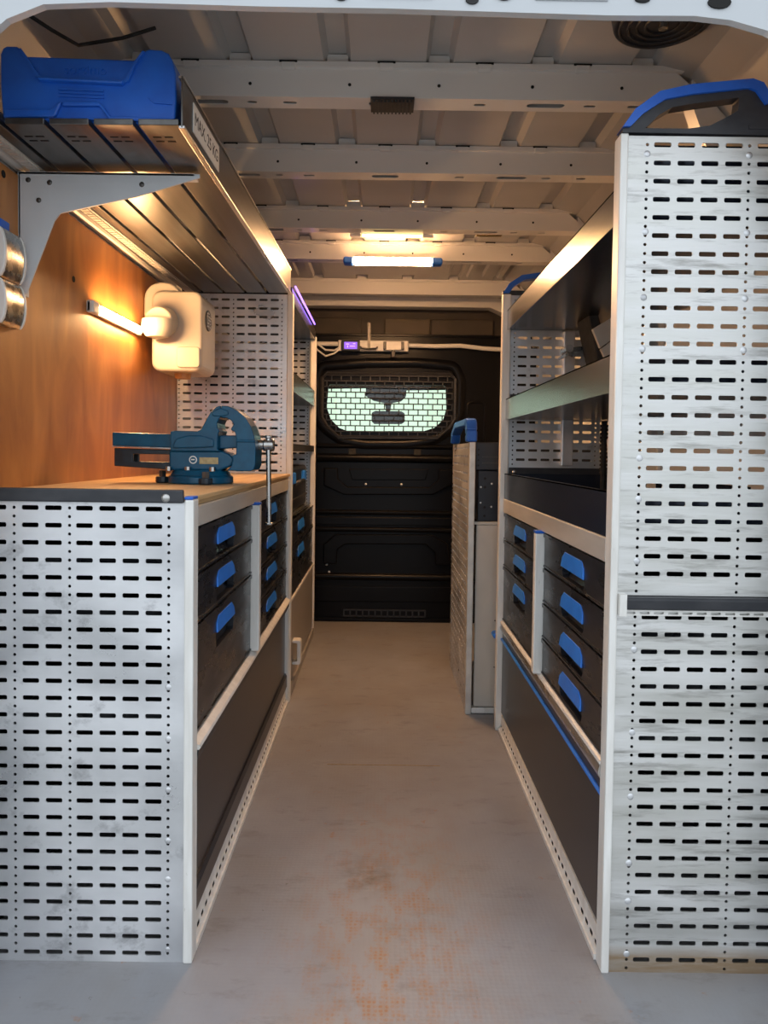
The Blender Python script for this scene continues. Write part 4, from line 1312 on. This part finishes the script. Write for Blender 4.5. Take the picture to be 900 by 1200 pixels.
# ------------------------------------------------------------------ roof lamps, grille, speaker
rl_ = thing('ceiling_lamp', 'glowing ceiling light bar with dark blue end caps under the fourth roof beam', 'lamp', (0.04, 3.37, 1.835))
MB().box(-0.135, 0.212, 3.345, 3.395, 1.852, 1.871).build('housing', 'white_plastic', rl_, bevel=0.003)
MB().prism([(3.338, 1.868), (3.345, 1.843), (3.385, 1.843), (3.392, 1.868)], 'x', -0.135, 0.212).build('lens', 'roof_led', rl_, bevel=0.004)
for x0, x1 in ((-0.182, -0.136), (0.213, 0.262)):
    MB().box(x0, x1, 3.336, 3.396, 1.840, 1.871).build('end_cap', 'blue_plastic', rl_, bevel=0.010, seg=3)
l2 = thing('light_tube', 'thin dim yellowish light tube behind the third roof beam', 'lamp', (0.03, 3.02, 1.862))
MB().cyl((-0.090, 3.006, 1.866), (0.155, 3.006, 1.866), 0.006, 10).build('tube', 'roof_led_dim', l2)
for x in (-0.115, 0.175):
    MB().box(x - 0.022, x + 0.022, 2.996, 3.016, 1.861, 1.874).build('end_piece', 'white_plastic', l2, bevel=0.003)
MB().box(-0.12, 0.18, 2.994, 3.006, 1.874, 1.90).build('mount', 'strip_black', l2)
MB().box(0.37, 0.47, 3.0, 3.02, 1.872, 1.880).build('marker_strip', 'gold', beams[2])
vg = thing('vent_grille', 'small black slotted grille under the middle of the nearest roof beam', 'grille', (0.015, 1.89, 1.860))
MB().box(-0.038, 0.070, 1.852, 1.925, 1.866, 1.8718).build('plate', 'strip_black', vg)
for i in range(11):
    x = -0.030 + i * 0.0092
    MB().box(x - 0.0022, x + 0.0022, 1.856, 1.921, 1.860, 1.866).build('slat', 'strip_black', vg)
spk = thing('roof_fan', 'round black ventilator disc fixed under the roof above the right rack', 'ventilator', (0.592, 1.625, 1.915))
MB().cyl((0.592, 1.625, 1.955), (0.592, 1.625, 1.925), 0.108, 40, 0.102).build('rim', 'strip_black', spk, bevel=0.004, smooth=True)
for r_ in (0.09, 0.072, 0.054, 0.036):
    MB().tube([(0.592 + r_ * math.cos(2 * math.pi * i / 32), 1.625 + r_ * math.sin(2 * math.pi * i / 32), 1.9235) for i in range(33)], 0.0028, 6).build('ring', 'strip_black', spk)
MB().cyl((0.592, 1.625, 1.925), (0.592, 1.625, 1.915), 0.010, 12).build('centre_bolt', 'steel', spk)

# ------------------------------------------------------------------ instruments on top of the bulkhead
ib = thing('instrument_board', 'pale mounting board with violet display, hook and meter at the top of the bulkhead', 'board', (-0.05, 4.34, 1.58))
MB().box(-0.258, 0.148, 4.318, 4.352, 1.584, 1.646).build('board', 'white_plastic', ib, bevel=0.004)
dsp = MB().box(-0.238, -0.132, 4.296, 4.318, 1.580, 1.642).build('display', 'navy_box', ib, bevel=0.006)
MB().box(-0.222, -0.148, 4.2945, 4.2958, 1.592, 1.632).build('screen', 'violet_screen', dsp)
for (x0, x1, z0, z1) in ((-0.212, -0.194, 1.618, 1.622), (-0.190, -0.160, 1.606, 1.610), (-0.205, -0.200, 1.600, 1.612), (-0.172, -0.158, 1.620, 1.624)):
    MB().box(x0, x1, 4.2938, 4.2946, z0, z1).build('readout_mark', 'screen_marks', dsp)
mt_ = MB().box(0.012, 0.112, 4.296, 4.318, 1.588, 1.640).build('meter', 'white_plastic', ib, bevel=0.005)
for x0, x1 in ((0.004, 0.020), (0.106, 0.122)):
    MB().box(x0, x1, 4.290, 4.318, 1.592, 1.636).build('clamp', 'strip_black', mt_, bevel=0.002)
MB().box(0.05, 0.072, 4.30, 4.318, 1.548, 1.590).build('plug', 'strip_black', mt_, bevel=0.003)
hk = MB().box(-0.088, -0.072, 4.304, 4.312, 1.600, 1.745).build('hook', 'dark_steel', ib)
MB().tube([(-0.13, 4.296, 1.608), (-0.12, 4.296, 1.596), (-0.08, 4.304, 1.594), (-0.04, 4.296, 1.596), (-0.03, 4.296, 1.608)], 0.005).build('hook_arm', 'dark_steel', hk)
cdt = MB().tube([(-0.42, 4.335, 1.625), (-0.26, 4.335, 1.625)], 0.014, 10)
cdt.tube([(0.15, 4.335, 1.622), (0.30, 4.33, 1.618), (0.45, 4.335, 1.624), (0.58, 4.335, 1.610), (0.76, 4.335, 1.602)], 0.013, 10)
tag(cdt.build('cable_conduit', 'white_plastic', smooth=True), 'white cable conduit running along the top of the bulkhead, either side of the board', 'conduit')
for dz, lb_ in ((0.0, 'upper white cable looping from the tall rack to the board'), (-0.035, 'lower white cable looping from the tall rack to the board')):
    c = MB().tube([(-0.40, 4.20, 1.66 + dz), (-0.375, 4.26, 1.615 + dz), (-0.33, 4.30, 1.585 + dz), (-0.28, 4.315, 1.585 + dz * 0.5), (-0.255, 4.317, 1.60 + dz * 0.3)], 0.0055).build('cable', 'white_plastic', smooth=True)
    tag(c, lb_, 'cable', 'loose cables at the board')
